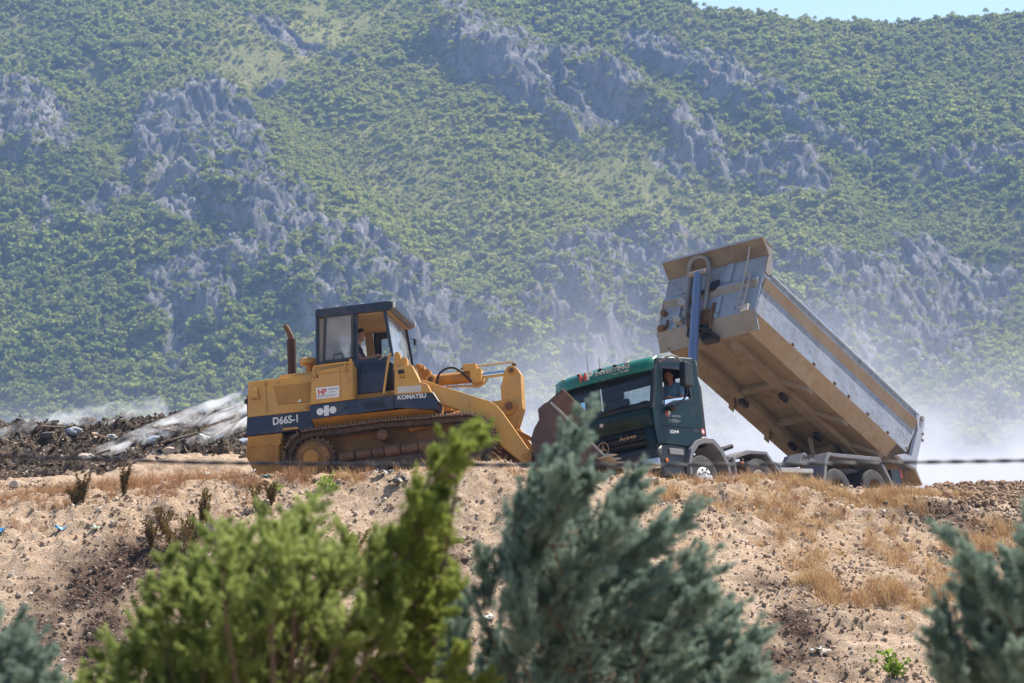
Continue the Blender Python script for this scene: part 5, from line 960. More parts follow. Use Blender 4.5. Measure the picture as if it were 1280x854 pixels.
for i,(x,y) in enumerate(WEEDS):
    z=float(ground_z(x,y)[0]); h=1.35*[.62,.38,.50,.42,.45,.48,.42,.25,.55,.35,.40,.34,.35][i]; w=1.5*[.22,.20,.10,.24,.22,.12,.12,.18,.06,.12,.08,.16,.2][i]
    st=MB(); C=[]
    ns=9 if w>.15 else 4
    for k in range(ns):
        a=random.uniform(0,6.28); r=random.random()**.7*w; hh=h*random.uniform(.55,1)
        tip=(r*math.cos(a),r*math.sin(a),hh); st.tube([(0,0,-.02),(r*.3*math.cos(a),r*.3*math.sin(a),hh*.5),tip],[.006,.003],n=5)
        for _ in range(110):
            t=random.random()**.6; C.append((tip[0]*t+random.gauss(0,.018),tip[1]*t+random.gauss(0,.018),tip[2]*t))
    C=np.array(C); V,Fs=scatter_leaves(C,rng.uniform(.015,.04,len(C)))
    o=npmesh('dry_weed',V,Fs,weedm); o.location=(x,y,z); tag(o,wl[i],'weed'); st.build('stem',stemm,o)
gl=['bright green leafy seedling at the foot of the slope, right of the blue conifer','small green seedling at the rim below the loader sprocket','pale green sprig at the rim below the loader rear corner']
for i,(x,y) in enumerate(LEAFY):
    z=float(ground_z(x,y)[0]); s=(1,.6,.3)[i]; C=[]; st=MB()
    for k in range(int(16*s)+3):
        a=random.uniform(0,6.28); r=random.random()*.42*s; hh=random.uniform(.12,.46)*s; tip=Vector((r*math.cos(a),r*.7*math.sin(a),hh)); st.tube([(0,0,-.02),tip*.5+Vector((0,0,.03)),tip],[.006,.003],n=5)
        for _ in range(12): C.append(tip*random.uniform(.5,1.05)+Vector((random.gauss(0,.03),random.gauss(0,.03),random.gauss(0,.025))))
    V,Fs=scatter_leaves(np.array(C),rng.uniform(.035,.075,len(C))*(.6+.4*s),ar=.6); o=npmesh('seedling',V,Fs,leafg); o.location=(x,y,z); tag(o,gl[i],'seedling'); st.build('stem',stemm,o)
# ------------------------------------------------------------------ litter
ll=[('light blue plastic scrap on the sandy slope near the left edge',(.10,.38,.62),.12),('bright blue plastic bag at the left edge of the picture',(.04,.30,.60),.10),('crumpled yellow rag lying on the bank beside the green bush',(.72,.48,.10),.15),('pale green plastic scrap right of the blue one on the left slope',(.50,.66,.45),.08),('dark crumpled bag on the rim under the loader',(.02,.02,.03),.14),('black bag scrap on the upper bank below the loader',(.015,.015,.02),.16),('turquoise scrap at the rim under the loader rear',(.03,.25,.33),.09),('white bag in the dry grass left of the loader',(.70,.68,.66),.14),('white and blue bag at the foot of the rubbish heap',(.50,.60,.72),.13),('white scrap among the dark soil behind the conifers',(.65,.63,.62),.08),('grey scrap on the lower right slope',(.35,.35,.34),.09),('small white scrap between the conifers',(.7,.68,.66),.07),('dark rag on the bank under the bucket',(.05,.04,.04),.10),('white scrap below the right grass patch',(.62,.60,.56),.09),('pinkish paper scrap on the left bench near the loader',(.6,.42,.36),.12),('grey white paper beside the rubbish heap foot',(.55,.54,.52),.11)]
for i,(x,y) in enumerate(LITTER):
    lab,col,r=ll[i]; bm=bmesh.new(); bmesh.ops.create_grid(bm,x_segments=9,y_segments=7,size=1); off=i*7.7
    for v in bm.verts:
        c=v.co.copy(); a=fbm(np.array([c.x*1.3+off]),np.array([c.y*1.3]),3,81)[0]; b_=fbm(np.array([c.x*2+off]),np.array([c.y*2+9]),3,82)[0]
        v.co=Vector((c.x*r*(1+.4*b_),c.y*r*.7*(1+.5*a),max(-.02,(.55*a+.45*abs(b_)+.25)*r)))
    me=bpy.data.meshes.new('litter'); bm.to_mesh(me); bm.free(); o=bpy.data.objects.new('plastic_scrap' if 'rag' not in lab else 'rag',me); COL.objects.link(o); shade(me); me.materials.append(paint('litter_%d'%i,col,.4,TAN,.25,6))
    o.location=(x,y,float(ground_z(x,y)[0])+.02); o.rotation_euler=(.25,random.uniform(-.2,.2),random.uniform(0,6)); tag(o,lab,'litter')
    k=o.modifiers.new('solid','SOLIDIFY'); k.thickness=.003
# ------------------------------------------------------------------ smouldering rubbish heap
hx=np.arange(-17,-3.2,.06); hy=np.arange(60.8,76,.06); HX,HY=np.meshgrid(hx,hy)
def heap_z(x,y):
    crest=np.interp(x,[-17,-11.4,-10,-8.6,-7.5,-6.6,-5.8,-5,-4,-3.2],[4.2,4.80,4.83,4.93,5.02,5.07,5.20,5.22,5.0,3.6])
    foot=np.interp(x,[-17,-11,-8,-6,-4.6,-3.2],[59.5,59.8,62.2,62.9,63.4,64.5])
    up=sstep(0,1,(y-foot)/(68.3-foot)); up=.35*np.clip((y-foot)/(68.3-foot),0,1)+.65*up
    b=base_z(x,y)-.15; z=b+(crest-b)*up*sstep(77,70,y)
    k=sstep(foot-.1,foot+1.2,y)
    return z+k*(.20*fbm(x*.9,y*.9,3,91)+.16*fbm(x*2.6,y*2.6,3,92)+.07*fbm(x*8,y*8,2,93)+.16*facets(x,y,.7,94,1.5)+.09*facets(x,y,.3,95,1.5))
HZ=heap_z(HX,HY); n1,n2=HX.shape; idx=np.arange(n1*n2).reshape(n1,n2); F4=np.stack([idx[:-1,:-1],idx[:-1,1:],idx[1:,1:],idx[1:,:-1]],-1).reshape(-1,4)
m,nt,out=newmat('burnt_rubbish'); p=nd(nt,'ShaderNodeBsdfPrincipled'); nt.links.new(p.outputs[0],out.inputs[0]); p.inputs['Roughness'].default_value=.9; p.inputs['Specular IOR Level'].default_value=.2
c=mixc(nt,ramp(nt,noise(nt,2.5,6,.7),.38,.62),(.028,.021,.017),(.13,.088,.058)); c=mixc(nt,ramp(nt,noise(nt,7,5,.7),.58,.68),c,(.26,.20,.15)); c=mixc(nt,ramp(nt,noise(nt,12,3,.6),.66,.70),c,(.42,.40,.38))
nt.links.new(c,p.inputs['Base Color']); b=nd(nt,'ShaderNodeBump'); b.inputs['Strength'].default_value=1; b.inputs['Distance'].default_value=.08; nt.links.new(noise(nt,9,6,.75),b.inputs['Height']); nt.links.new(b.outputs[0],p.inputs['Normal'])
o=npmesh('rubbish_mound',np.c_[HX.ravel(),HY.ravel(),HZ.ravel()],F4,m,smooth=True); tag(o,kind='structure')
n=30000; qx=rng.uniform(-12.5,-3.6,n); qy=61+8.5*rng.random(n); ft=np.interp(qx,[-17,-11,-8,-6,-4.6,-3.2],[59.5,59.8,62.2,62.9,63.4,64.5]); ok=qy>ft-.8*rng.random(n)-.1; qx,qy=qx[ok],qy[ok]; n=len(qx)
sz=np.clip(.035*(rng.random(n)**-.36),.035,.17)
C=np.stack([qx,qy,heap_z(qx,qy)+sz*.12],-1); V,Fs=scatter_leaves(C,sz,ar=.55); V=(V.reshape(-1,4,3)-C[:,None,:])*np.array([1,1,.5])+C[:,None,:]
V=V.reshape(-1,4,3); V[:,0,2]+=rng.normal(0,.25,n)*sz; V[:,2,2]+=rng.normal(0,.25,n)*sz; V=V.reshape(-1,3)
pal=np.array([(.03,.023,.018),(.07,.047,.031),(.13,.085,.052),(.21,.14,.085),(.29,.21,.14),(.38,.30,.22),(.58,.55,.5),(.12,.24,.40)]); ti=rng.choice(8,n,p=[.20,.21,.21,.16,.10,.07,.035,.015]); tint=pal[ti]*rng.uniform(.7,1.2,(n,1))
o=npmesh('burnt_rubbish',V,Fs,MSH,{'tint':('FACE',tint)}); tag(o,'charred scraps and rubbish covering the smouldering dark heap','rubbish',kind='stuff')
for i in range(12):
    x=-9.9+.43*i+random.uniform(-.15,.15); y=63.2+random.uniform(0,3.0); col=[(.62,.60,.57),(.05,.05,.06),(.45,.50,.58),(.55,.42,.30)][i%4]; r=random.uniform(.09,.16); off=i*5.3
    bm=bmesh.new(); bmesh.ops.create_icosphere(bm,subdivisions=3,radius=1)
    for v in bm.verts:
        c=v.co.copy(); k=1+.45*float(fbm(np.array([c.x*1.6+off]),np.array([c.y*1.6+c.z*1.9]),3,83)[0]); v.co=Vector((c.x*k*r*1.3,c.y*k*r,c.z*k*r*.7))
    me=bpy.data.meshes.new('rubbish_bag'); bm.to_mesh(me); bm.free(); o=bpy.data.objects.new('rubbish_bag',me); COL.objects.link(o); shade(me,60); me.materials.append(paint('bag_%d'%i,col,.5,(.12,.09,.07),.4,5)); o.location=(x,y,float(heap_z(np.array([x]),np.array([y]))[0])+.04)
    tag(o,['pale','black','bluish','brownish'][i%4]+' crumpled rubbish bag lying on the dark heap','rubbish bag','rubbish bags on the heap')
for i in range(7):
    x=-9.6+.75*i+random.uniform(-.2,.2); y=63.4+random.uniform(0,3.0); L=random.uniform(.18,.42)
    o=MB().box(-L,L,-.05,.05,-.015,.015).build('plank',paint('plank_wood',(.15,.10,.065),.85,(.05,.04,.03),.5,5) if i==0 else bpy.data.materials['plank_wood'],None,bevel=.004); o.location=(x,y,float(heap_z(np.array([x]),np.array([y]))[0])+.08); o.rotation_euler=(random.uniform(-.3,.3),random.uniform(-.45,.2),random.uniform(-.6,.6))
    tag(o,'broken brown plank sticking out of the dark rubbish heap','plank','planks in the heap')
# ------------------------------------------------------------------ mountain
def relief(x,y):
    s=640+FPX*x/y
    yc=np.where(s>880,1590-(s-880)*.066,1590+(880-s)*1.1); yc=np.minimum(yc,1760)+10*fbm(x*.02,x*0+3,3,111)
    z=.577*(np.minimum(y,yc)-1090)-.5*np.maximum(y-yc,0)
    z=z+11*fbm(x*.007,y*.007,3,112)+3.0*fbm(x*.03,y*.03,3,113)+5*(ridged(x*.010+y*.006,y*.003-x*.004,2,114)-.6)
    for ax,ay,bx,by,h,wl,wr in SPURS:      # spurs run down the slope, steep on the shaded side with a gully beside them
        ux,uy=bx-ax,by-ay; L2=ux*ux+uy*uy; L=math.sqrt(L2); t=((x-ax)*ux+(y-ay)*uy)/L2; d=((x-ax)*-uy+(y-ay)*ux)/L
        d=d+7*fbm(x*.02,y*.02,2,115); e=sstep(-.12,.1,t)*sstep(1.15,.85,t)
        z=z+h*e*(np.exp(-(np.where(d>0,d/wl,d/wr))**2)-.55*np.exp(-((d-wl*1.9)/(wl*.9))**2))
    return z
def rockfield(x,y):
    m=np.zeros(np.shape(x)); w_=np.zeros(np.shape(x)); wx=x+11*fbm(x*.03,y*.03,3,101); wy=y+15*fbm(x*.03,y*.03,3,102)
    for cx,cy,sx,sy,a,b,ang,w in ROCKS:
        u=(wx-cx)/sx; v=-(wy-cy)/sy; t=rad(ang); uu=(u*math.cos(t)+v*math.sin(t))/a; vv=(-u*math.sin(t)+v*math.cos(t))/b
        m=np.maximum(m,w*np.clip(1.55-np.sqrt(uu*uu+vv*vv)*1.05,0,1))
        q=(1-vv)*.5; side=sstep(1.1,.7,np.abs(uu)); A=min(17,b*sy*.34)*w
        w_=np.maximum(w_,A*side*sstep(0,.13,q)*np.clip(1-q,0,1))     # a cliff: sudden at its foot, running out above
    n=fbm(x*.05,y*.05,5,103,.62)
    return np.clip(sstep(.36,.70,m*.97+.74*n),0,1)*np.clip(m*2,0,1),w_
def veg_tone(x,y):     # pale deciduous scrub (1) against dark evergreen wood (0)
    t=np.zeros(np.shape(x)); wx=x+16*fbm(x*.02,y*.02,3,171); wy=y+20*fbm(x*.02,y*.02,3,172)
    for bx,by,rx,ry,w in VEGETATION: t=t+w*np.exp(-(((wx-bx)/rx)**2+((wy-by)/ry)**2))
    return np.clip(.42+.5*t+.22*fbm(x*.03,y*.03,4,173),0,1)
def mount_z(x,y):
    z=relief(x,y); r,wd=rockfield(x,y)
    wx=x+7*fbm(x*.06,y*.06,3,120)+.5*(y-1300); wy=y+7*fbm(x*.06+9,y*.06,3,126)
    z=z+wd*(.75+.5*fbm(x*.05,y*.05,2,127))+r*(6.0*facets(wx,wy*.8,26,130,1.6)+4.6*facets(wx,wy*.7,10.5,140,1.8)+2.6*facets(wx,wy*.7,4.4,150,1.9)+1.1*facets(wx,wy*.7,2.1,160,1.9)+4*(ridged(wx*.030,y*.016,3,122)-.55)+.6*fbm(x*.8,y*.6,3,125,.6))
    return z,r
_o=np.geomspace(1.004,2.3,90); us=np.r_[-_o[::-1],np.linspace(-1,1,760),_o]; ys=np.r_[np.arange(1080,1180,4),np.arange(1180,1640,.85),np.arange(1642,1790,3)]
U,MY=np.meshgrid(us,ys); MX=U*(.185*MY+12); MZ,MR=mount_z(MX,MY); _gr=np.maximum(np.abs(np.gradient(MZ,axis=0)/np.gradient(MY,axis=0)),np.abs(np.gradient(MZ,axis=1)/np.gradient(MX,axis=1))); MR=np.maximum(MR,.7*sstep(1.15,1.7,_gr))
n1,n2=MX.shape; idx=np.arange(n1*n2).reshape(n1,n2); F4=np.stack([idx[:-1,:-1],idx[:-1,1:],idx[1:,1:],idx[1:,:-1]],-1).reshape(-1,4)
m,nt,out=newmat('mountain_side'); p=nd(nt,'ShaderNodeBsdfDiffuse'); nt.links.new(p.outputs[0],out.inputs[0])
gm=nd(nt,'ShaderNodeNewGeometry'); P_=gm.outputs['Position']
soil=mixc(nt,ramp(nt,noise(nt,.03,5,.6,vec=P_),.35,.65),(.23,.235,.07),(.37,.345,.135)); soil=mixc(nt,ramp(nt,noise(nt,.25,4,.6,vec=P_),.62,.72),soil,(.26,.22,.15))
a=nd(nt,'ShaderNodeAttribute',attribute_name='tone'); soil=mixc(nt,a.outputs['Fac'],mixc(nt,.6,soil,(.07,.10,.03)),soil)
mp=nd(nt,'ShaderNodeMapping'); mp.inputs['Scale'].default_value=(1,.6,.35); nt.links.new(P_,mp.inputs[0])
rk=mixc(nt,ramp(nt,noise(nt,.10,7,.7,vec=mp.outputs[0],dist=.6),.32,.66),(.080,.084,.088),(.34,.325,.305)); rk=mixc(nt,ramp(nt,noise(nt,.35,5,.65,vec=mp.outputs[0]),.60,.70),rk,(.06,.064,.068)); rk=mixc(nt,ramp(nt,noise(nt,.05,5,.6,vec=P_),.64,.74),rk,(.34,.25,.18))
rk=mixc(nt,ramp(nt,noise(nt,.12,5,.7,vec=P_),.58,.64),rk,(.10,.13,.04))
a=nd(nt,'ShaderNodeAttribute',attribute_name='rock'); c=mixc(nt,a.outputs['Fac'],soil,rk); nt.links.new(c,p.inputs[0])
b=nd(nt,'ShaderNodeBump'); b.inputs['Strength'].default_value=1; b.inputs['Distance'].default_value=3.0; nt.links.new(noise(nt,.35,7,.75,vec=mp.outputs[0]),b.inputs['Height']); nt.links.new(b.outputs[0],p.inputs['Normal'])
o=npmesh('mountain',np.c_[MX.ravel(),MY.ravel(),MZ.ravel()],F4,m,{'rock':('POINT',sstep(.25,.6,MR).ravel()),'tone':('POINT',veg_tone(MX,MY).ravel())},False); tag(o,kind='structure')
# forest: far-off wood that reads as one mass
treem=leafmat('macchia_leaves',(.10,.148,.027),(.30,.335,.075),.5,.5,rand=True,macro=(.36,.37,.105),tone=True)
def crown(seed,n=190,zs=1.0):
    r=np.random.default_rng(seed); k=r.integers(5,9); cs=r.normal(0,.26,(k,3)); cs[:,2]=np.abs(cs[:,2])*.9+.42; rr=r.uniform(.22,.40,k); P=[]
    for i in range(n):
        j=r.integers(0,k); d=r.normal(size=3); d/=np.linalg.norm(d); d[2]=abs(d[2])*.9-.15; P.append(cs[j]+d*rr[j]*r.uniform(.75,1.05))
    P=[p*np.array([1,1,zs]) for p in P]; V,Fs=scatter_leaves(np.array(P),r.uniform(.12,.25,n),ar=.8)
    t=MB().cyl((0,0,-.25),(0,0,.5),.05,.03,n=5); V=np.r_[V,np.array(t.v)]; 
    me=bpy.data.meshes.new('tree_crown'); me.from_pydata(V.tolist(),[],Fs.tolist()+[[i+len(P)*4 for i in f] for f in t.f]); me.materials.append(treem); return bpy.data.objects.new('tree_crown',me)
protos=[crown(s,zs=z) for s,z in enumerate((.75,.95,.55,.5,1.3))]
N=330000; ty=1165+460*rng.random(N)+0; tx=(rng.random(N)*2-1)*(.30*ty); keep=(rng.random(N)<(ty/1630))&((np.abs(tx)<.18*ty)|(rng.random(N)<.55)); tx,ty=tx[keep],ty[keep]
tz,tr=mount_z(tx,ty); dn=vn(tx*.05,ty*.05,131); dn2=vn(tx*.012+5,ty*.012,134); pr=np.where(tr>.45,.15,np.where(tr>.15,.5,np.clip(-.1+.7*dn+.75*dn2,.05,1))); keep=rng.random(len(tx))<pr; tx,ty,tz,tr=tx[keep],ty[keep],tz[keep],tr[keep]
me=bpy.data.meshes.new('forest'); me.vertices.add(len(tx)); me.vertices.foreach_set('co',np.c_[tx,ty,tz].astype(np.float32).ravel())
sc=(.85+3.6*rng.random(len(tx))**3.4)*np.where(tr>.3,.75,1)*(.6+.8*vn(tx*.025,ty*.025,132))*(1.25-.35*sstep(1200,1420,ty)); vt=veg_tone(tx,ty); sc=sc*(1.25-.5*vt); 
for nm,ar in (('size',sc),('tone',vt),('spin',rng.uniform(0,6.28,len(tx)))):
    a=me.attributes.new(nm,'FLOAT','POINT'); a.data.foreach_set('value',ar.astype(np.float32))
a=me.attributes.new('pick','INT','POINT'); a.data.foreach_set('value',rng.integers(0,5,len(tx)).astype(np.int32))
fo=bpy.data.objects.new('forest',me); COL.objects.link(fo); tag(fo,'dense green macchia woodland covering the mountain side','forest',kind='stuff')
ng=bpy.data.node_groups.new('forest_nodes','GeometryNodeTree'); ng.interface.new_socket('Geometry',in_out='INPUT',socket_type='NodeSocketGeometry'); ng.interface.new_socket('Geometry',in_out='OUTPUT',socket_type='NodeSocketGeometry')
gi=ng.nodes.new('NodeGroupInput'); go=ng.nodes.new('NodeGroupOutput'); jn=ng.nodes.new('GeometryNodeJoinGeometry'); ip=ng.nodes.new('GeometryNodeInstanceOnPoints')
for q in protos[::-1]:
    oi=ng.nodes.new('GeometryNodeObjectInfo'); oi.inputs['Object'].default_value=q; gti=ng.nodes.new('GeometryNodeGeometryToInstance'); ng.links.new(oi.outputs['Geometry'],gti.inputs[0]); ng.links.new(gti.outputs[0],jn.inputs[0])
def named(nm,ty):
    n=ng.nodes.new('GeometryNodeInputNamedAttribute'); n.data_type=ty; n.inputs[0].default_value=nm; return n.outputs[0]
cx=ng.nodes.new('ShaderNodeCombineXYZ'); ng.links.new(named('spin','FLOAT'),cx.inputs[2])
ng.links.new(gi.outputs[0],ip.inputs['Points']); ng.links.new(jn.outputs[0],ip.inputs['Instance']); ip.inputs['Pick Instance'].default_value=True
ng.links.new(named('pick','INT'),ip.inputs['Instance Index']); ng.links.new(cx.outputs[0],ip.inputs['Rotation']); ng.links.new(named('size','FLOAT'),ip.inputs['Scale']); ng.links.new(ip.outputs[0],go.inputs[0])
md=fo.modifiers.new('forest','NODES'); md.node_group=ng
# ------------------------------------------------------------------ near conifers
bark=paint('bark',(.13,.085,.055),.9,(.07,.05,.04),.3,8,bump=.5)
def conifer(name,label,base,tips,mat,per,R,L0,tw,sweep,spray,inner=.15):
    # limbs leave the leaning trunk and end in swept plumes of short scaly twiglets
    base=Vector(base); top=Vector(max(tips,key=lambda t:t[2])); stem=MB(); br=MB(); P=[];D=[];S_=[];W_=[]
    H=top.z-base.z
    def axis(h):
        t=min(1,max(0,(h-base.z)/H)); mid=Vector((base.x+(top.x-base.x)*.25,base.y,base.z+H*.55)); return base*(1-t)**2+mid*2*t*(1-t)+top*t*t
    stem.tube([axis(base.z+H*.92*k/6) for k in range(7)],[.032,.003],n=8)
    for ti,t in enumerate(tips):
        T_=Vector(t); ax=axis(T_.z); out=Vector((T_.x-ax.x,T_.y-ax.y,0)); run=out.length
        h0=max(base.z+.1,T_.z-run*random.uniform(.9,1.5)-.22); A=axis(h0)
        sw=Vector((sweep[0]+random.gauss(0,.16),sweep[1]+random.gauss(0,.15),1.0))
        d=(sw+(out.normalized() if run>.01 else Vector((0,0,0)))*min(.65,run*1.3)).normalized()
        L=L0*random.uniform(.7,1.35); foot=T_-d*L
        pts=[A.lerp(foot,u)+Vector((0,0,-.10*math.sin(PI*u)))*min(1,run*2) for u in (0,.25,.5,.75,1)]+[foot+d*L*.5,T_]
        br.tube(pts,[.010,.002],n=5)
        sc=random.uniform(.75,1.25)*min(1,.34+(top.z-T_.z)*1.5); n=int(per*sc*L/L0); ns=max(8,int(n/26))
        for k in range(ns):
            u=random.random()**.9; o_=Vector((random.gauss(0,1),random.gauss(0,1),random.gauss(0,1))); o_=(o_-d*o_.dot(d)).normalized()
            env=R*sc*min(1,(u*5+.25))*(1-u)**.5*1.35*random.uniform(.45,1.15)
            q0=foot+d*(L*u)+o_*env*.35; sd_=(d*1.0+o_*spray*random.uniform(.5,1.3)+Vector((random.gauss(0,.12),random.gauss(0,.12),random.gauss(0,.12)))).normalized()
            sl=(.08+.9*R)*random.uniform(.5,1.4)*(1-.3*u)
            for j in range(26):
                v=random.random(); w_=Vector((random.gauss(0,1),random.gauss(0,1),random.gauss(0,1))); w_=(w_-sd_*w_.dot(sd_)).normalized()
                q=q0+sd_*(sl*v)+w_*(tw*.17*(1-v)**.7+.002)
                P.append(q);D.append((sd_+w_*.55*random.random()).normalized());S_.append(random.uniform(.6,1.3)*(1.1-.4*v)); W_.append(1)
        for k in range(int(n*inner)):
            u=random.random(); q=pts[0].lerp(foot,.25+.75*u)+Vector((random.gauss(0,.03),random.gauss(0,.03),random.gauss(0,.03)))
            P.append(q);D.append((d+Vector((random.gauss(0,.5),random.gauss(0,.5),random.gauss(0,.4)))).normalized());S_.append(random.uniform(.6,1.2)); W_.append(1)
    P=np.array(P);D=np.array(D);S_=np.array(S_); n=len(P)
    O=[P];DD=[D];LL=[tw*S_];WW=[np.full(n,.0062)]
    for f in (.15,.45):
        for s in (1,-1):
            sd=np.cross(D,rng.normal(size=(n,3))); sd/=np.linalg.norm(sd,axis=1)[:,None]+1e-9
            e=D*.8+sd*.6*s; e/=np.linalg.norm(e,axis=1)[:,None]
            O.append(P+D*(tw*S_*f)[:,None]);DD.append(e);LL.append(tw*S_*.6*(1.1-f));WW.append(np.full(n,.0055))
    O=np.concatenate(O);DD=np.concatenate(DD);LL=np.concatenate(LL);WW=np.concatenate(WW); k=len(O)
    sd=np.cross(DD,rng.normal(size=(k,3))); sd/=np.linalg.norm(sd,axis=1)[:,None]+1e-9
    Q=np.empty((k,4,3)); Q[:,0]=O-sd*WW[:,None]*.5; Q[:,1]=O+sd*WW[:,None]*.5; Q[:,2]=O+DD*LL[:,None]+sd*WW[:,None]*.25; Q[:,3]=O+DD*LL[:,None]-sd*WW[:,None]*.25
    r=stem.build(name,bark,None,smooth=True); tag(r,label,'conifer')
    br.build('branch',bark,r)
    npmesh('foliage',Q.reshape(-1,3),np.arange(k*4).reshape(-1,4),mat).parent=r
    return r
mblue=leafmat('blue_cypress',(.062,.118,.098),(.36,.455,.36),.30,9); mgreen=leafmat('green_thuja',(.068,.106,.022),(.37,.43,.14),.47,9); mlean=leafmat('green_cypress',(.065,.11,.022),(.33,.38,.09),.44,9)
def more(tips,n,j,seed,deep=.3):
    r=random.Random(seed); out=list(map(tuple,tips)); c=[sum(t[i] for t in tips)/len(tips) for i in range(3)]
    for _ in range(n):
        t=r.choice(tips); f=r.uniform(.6,.97); out.append((c[0]+(t[0]-c[0])*f+r.gauss(0,j),t[1]+r.gauss(0,deep),t[2]-abs(r.gauss(0,j))-.05))
    return out
conifer('blue_cypress','bushy blue grey conifer in the middle of the foreground',(.30,12.6,0),more(BLUE_TIPS,14,.05,1),mblue,900,.052,.32,.042,(.55,0),.50,.08)
conifer('green_thuja','broad yellow green conifer at the left of the foreground',(-.93,12.0,0),more(GREEN_TIPS,58,.07,2),mgreen,460,.055,.27,.040,(.42,0),.9,.08)
conifer('green_cypress','slender green conifer leaning right, between the broad green and the blue one',(-.42,12.25,0),more(LEAN_TIPS,5,.04,3,.15),mlean,400,.030,.23,.040,(.55,0),.75,.30)
conifer('blue_cypress','dark blue green conifer cut by the lower left corner',(-1.90,11.5,0),more(CORNER_TIPS,12,.05,4),mblue,700,.050,.27,.040,(.4,0),.55,.1)
conifer('blue_cypress','dark blue green conifer with upright plumes at the right edge',(1.85,11.5,0),more(RIGHT_TIPS,6,.03,5,.2),mblue,760,.044,.24,.038,(-.22,0),.50,.08)
# ------------------------------------------------------------------ cable across the view
pts=[Vector(p) for p in CABLE]
fine=[]
for i in range(len(pts)-1):
    L_=(pts[i+1]-pts[i]).length; k=max(2,int(L_/.012))
    fine+=[pts[i].lerp(pts[i+1],j/k) for j in range(k)]
mb=MB()
for ph in (0,PI):
    s_=0; q=[]
    for i,p in enumerate(fine):
        if i: s_+=(p-fine[i-1]).length
        a=s_/.22*2*PI+ph; q.append(p+Vector((0,math.cos(a),math.sin(a)))*.0042)
    mb.tube(q[::2],.0058,n=7)
cb=mb.build('cable','wire',None,smooth=True); tag(cb,'dark twisted cable stretched across the whole view in front of the bank','cable')
# ------------------------------------------------------------------ smoke and haze
def math2(nt,op,a,b=None,c=None):
    n=nd(nt,'ShaderNodeMath',operation=op)
    for i,v in enumerate((a,b,c)):
        if v is None: continue
        if isinstance(v,(int,float)): n.inputs[i].default_value=v
        else: nt.links.new(v,n.inputs[i])
    return n.outputs[0]
def mapr(nt,v,a,b,c,d,smooth=True):
    n=nd(nt,'ShaderNodeMapRange'); n.interpolation_type='SMOOTHSTEP' if smooth else 'LINEAR'; nt.links.new(v,n.inputs[0])
    for i,x in enumerate((a,b,c,d)): n.inputs[1+i].default_value=x
    return n.outputs[0]
def volume(name,build,col=(1,1,1),aniso=.25,step=1.0):
    m,nt,out=newmat(name); v=nd(nt,'ShaderNodeVolumePrincipled'); v.inputs['Color'].default_value=(*col,1); v.inputs['Anisotropy'].default_value=aniso
    d=build(nt)
    if isinstance(d,float): v.inputs['Density'].default_value=d
    else: nt.links.new(d,v.inputs['Density'])
    nt.links.new(v.outputs[0],out.inputs['Volume']); m.cycles.volume_step_rate=step
    return m
def bank(nt):
    g=nd(nt,'ShaderNodeNewGeometry'); s=nd(nt,'ShaderNodeSeparateXYZ'); nt.links.new(g.outputs['Position'],s.inputs[0]); X,Y,Z=s.outputs
    n1=noise(nt,.15,7,.66,vec=g.outputs['Position'],dist=1.4); n2=noise(nt,.07,3,.5,vec=g.outputs['Position'])
    ri=mapr(nt,X,-7,2,0,1)                                                     # the layer is thicker to the right
    zr=math2(nt,'ADD',math2(nt,'MULTIPLY_ADD',ri,1.0,4.3),math2(nt,'MULTIPLY',n2,1.6))
    hz=math2(nt,'MULTIPLY_ADD',ri,.95,.55)
    fall=math2(nt,'EXPONENT',math2(nt,'DIVIDE',math2(nt,'SUBTRACT',zr,Z),hz)); fall=math2(nt,'MINIMUM',fall,2.0)
    veil=math2(nt,'MULTIPLY',mapr(nt,Z,15,5,0,.12),math2(nt,'MULTIPLY',mapr(nt,X,-7,-1,0,1),mapr(nt,X,14,5,.25,1)))
    d=math2(nt,'MULTIPLY',math2(nt,'ADD',fall,veil),mapr(nt,n1,.40,.62,.05,1.9))
    d=math2(nt,'MULTIPLY',d,mapr(nt,Z,24,14,0,1)); d=math2(nt,'MULTIPLY',d,mapr(nt,Y,84,90,0,1))
    return math2(nt,'MULTIPLY',d,.058)
o=MB().box(-60,60,84,104,-1.5,25).build('smoke',volume('smoke_bank',bank,(.71,.745,.83),.2,.8)); tag(o,'thick white smoke bank drifting low behind the machines','smoke',kind='stuff')
def wisp(pts,r0,r1,dens,label,seed):
    P=[Vector(p) for p in pts]; mb=MB(); mb.tube(P,[r0,r1],n=14,smooth=2)
    def f(nt):
        g=nd(nt,'ShaderNodeNewGeometry'); r_=nd(nt,'ShaderNodeMapping'); r_.inputs['Rotation'].default_value=(0,.42,-.55); mp=nd(nt,'ShaderNodeMapping'); mp.inputs['Location'].default_value=(seed,seed*1.7,0); mp.inputs['Scale'].default_value=(.75,1.2,2.0)
        nt.links.new(g.outputs['Position'],r_.inputs[0]); nt.links.new(r_.outputs[0],mp.inputs[0])
        n=noise(nt,1.5,6,.66,vec=mp.outputs[0],dist=1.4)
        return math2(nt,'MULTIPLY',mapr(nt,n,.45,.72,0,1),dens)
    o=mb.build('smoke',volume('smoke_wisp_%d'%seed,f,(1,1,1),.45,.6)); tag(o,label,'smoke',kind='stuff')
wisp([(-8.6,63.4,3.9),(-8.0,64.3,4.25),(-7.2,65,4.6),(-6.2,66,5.05),(-5.0,67,5.45),(-3.5,68,5.8)],.10,.36,6.5,'white wisp of smoke rising from the middle of the dark heap',1)
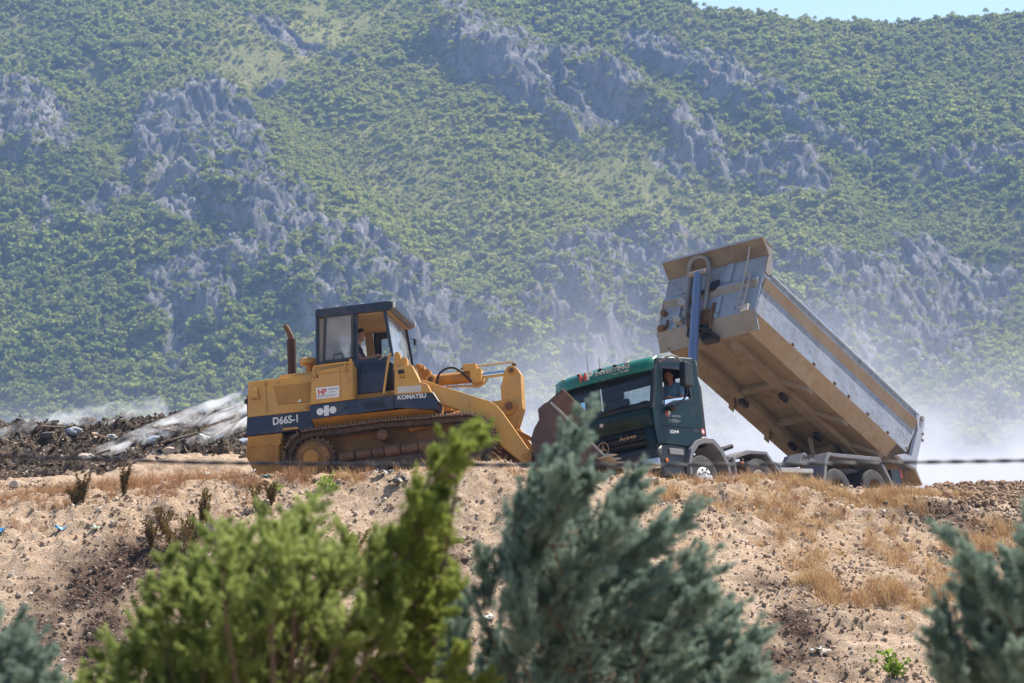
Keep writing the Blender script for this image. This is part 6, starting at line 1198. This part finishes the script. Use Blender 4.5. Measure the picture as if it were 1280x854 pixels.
wisp([(-7.3,63.6,3.95),(-6.6,64.5,4.3),(-5.8,65.3,4.65),(-4.6,66.4,5.0),(-3.4,67,5.2)],.08,.30,6.0,'white wisp of smoke on the heap nearest the loader',2)
wisp([(-12.0,64.5,3.6),(-11.0,65.5,4.2),(-10.2,66.5,4.6),(-9.2,68,4.95),(-7.6,69,5.2)],.22,.36,2.6,'thin smoke over the left end of the dark heap',3)
HZ_=MB().box(-1000,1000,-60,2100,-9,485)
hz=HZ_.build('haze',volume('haze_air',lambda nt:HAZE,(.34,.55,1.0),.0)); tag(hz,kind='stuff')
# ------------------------------------------------------------------ sky, sun, output
EL=rad(57); AZ=(.62,.60)
w=bpy.data.worlds.new('World'); S.world=w; w.use_nodes=True; nt=w.node_tree; nt.nodes.clear()
sk=nt.nodes.new('ShaderNodeTexSky'); sk.sky_type='NISHITA'; sk.sun_disc=False; sk.sun_elevation=EL; sk.sun_rotation=math.atan2(AZ[0],AZ[1]); sk.dust_density=.4; sk.air_density=1.0; sk.ozone_density=1.2
bg=nt.nodes.new('ShaderNodeBackground'); bg.inputs[1].default_value=SKY; ow=nt.nodes.new('ShaderNodeOutputWorld'); nt.links.new(sk.outputs[0],bg.inputs[0]); nt.links.new(bg.outputs[0],ow.inputs[0])
ld=bpy.data.lights.new('sun','SUN'); ld.energy=SUN; ld.angle=rad(.5); ld.color=(1,.94,.85); lo=bpy.data.objects.new('sun',ld); COL.objects.link(lo)
h=Vector((AZ[0],AZ[1],0)).normalized()*math.cos(EL); lo.rotation_euler=Vector((h.x,h.y,math.sin(EL))).to_track_quat('Z','Y').to_euler(); lo.location=(20,40,60)
S.view_settings.view_transform='Standard'; S.view_settings.look='None'; S.view_settings.gamma=1; S.view_settings.use_curve_mapping=False; S.view_settings.exposure=EXPOSURE
S.render.engine='CYCLES'; cy=S.cycles; cy.max_bounces=8; cy.diffuse_bounces=3; cy.glossy_bounces=3; cy.transmission_bounces=4; cy.transparent_max_bounces=16; cy.volume_bounces=6; cy.volume_max_steps=96; cy.volume_step_rate=1.0
cy.use_denoising=True; cy.denoiser='OPENIMAGEDENOISE'; cy.use_adaptive_sampling=False; cy.sample_clamp_indirect=8
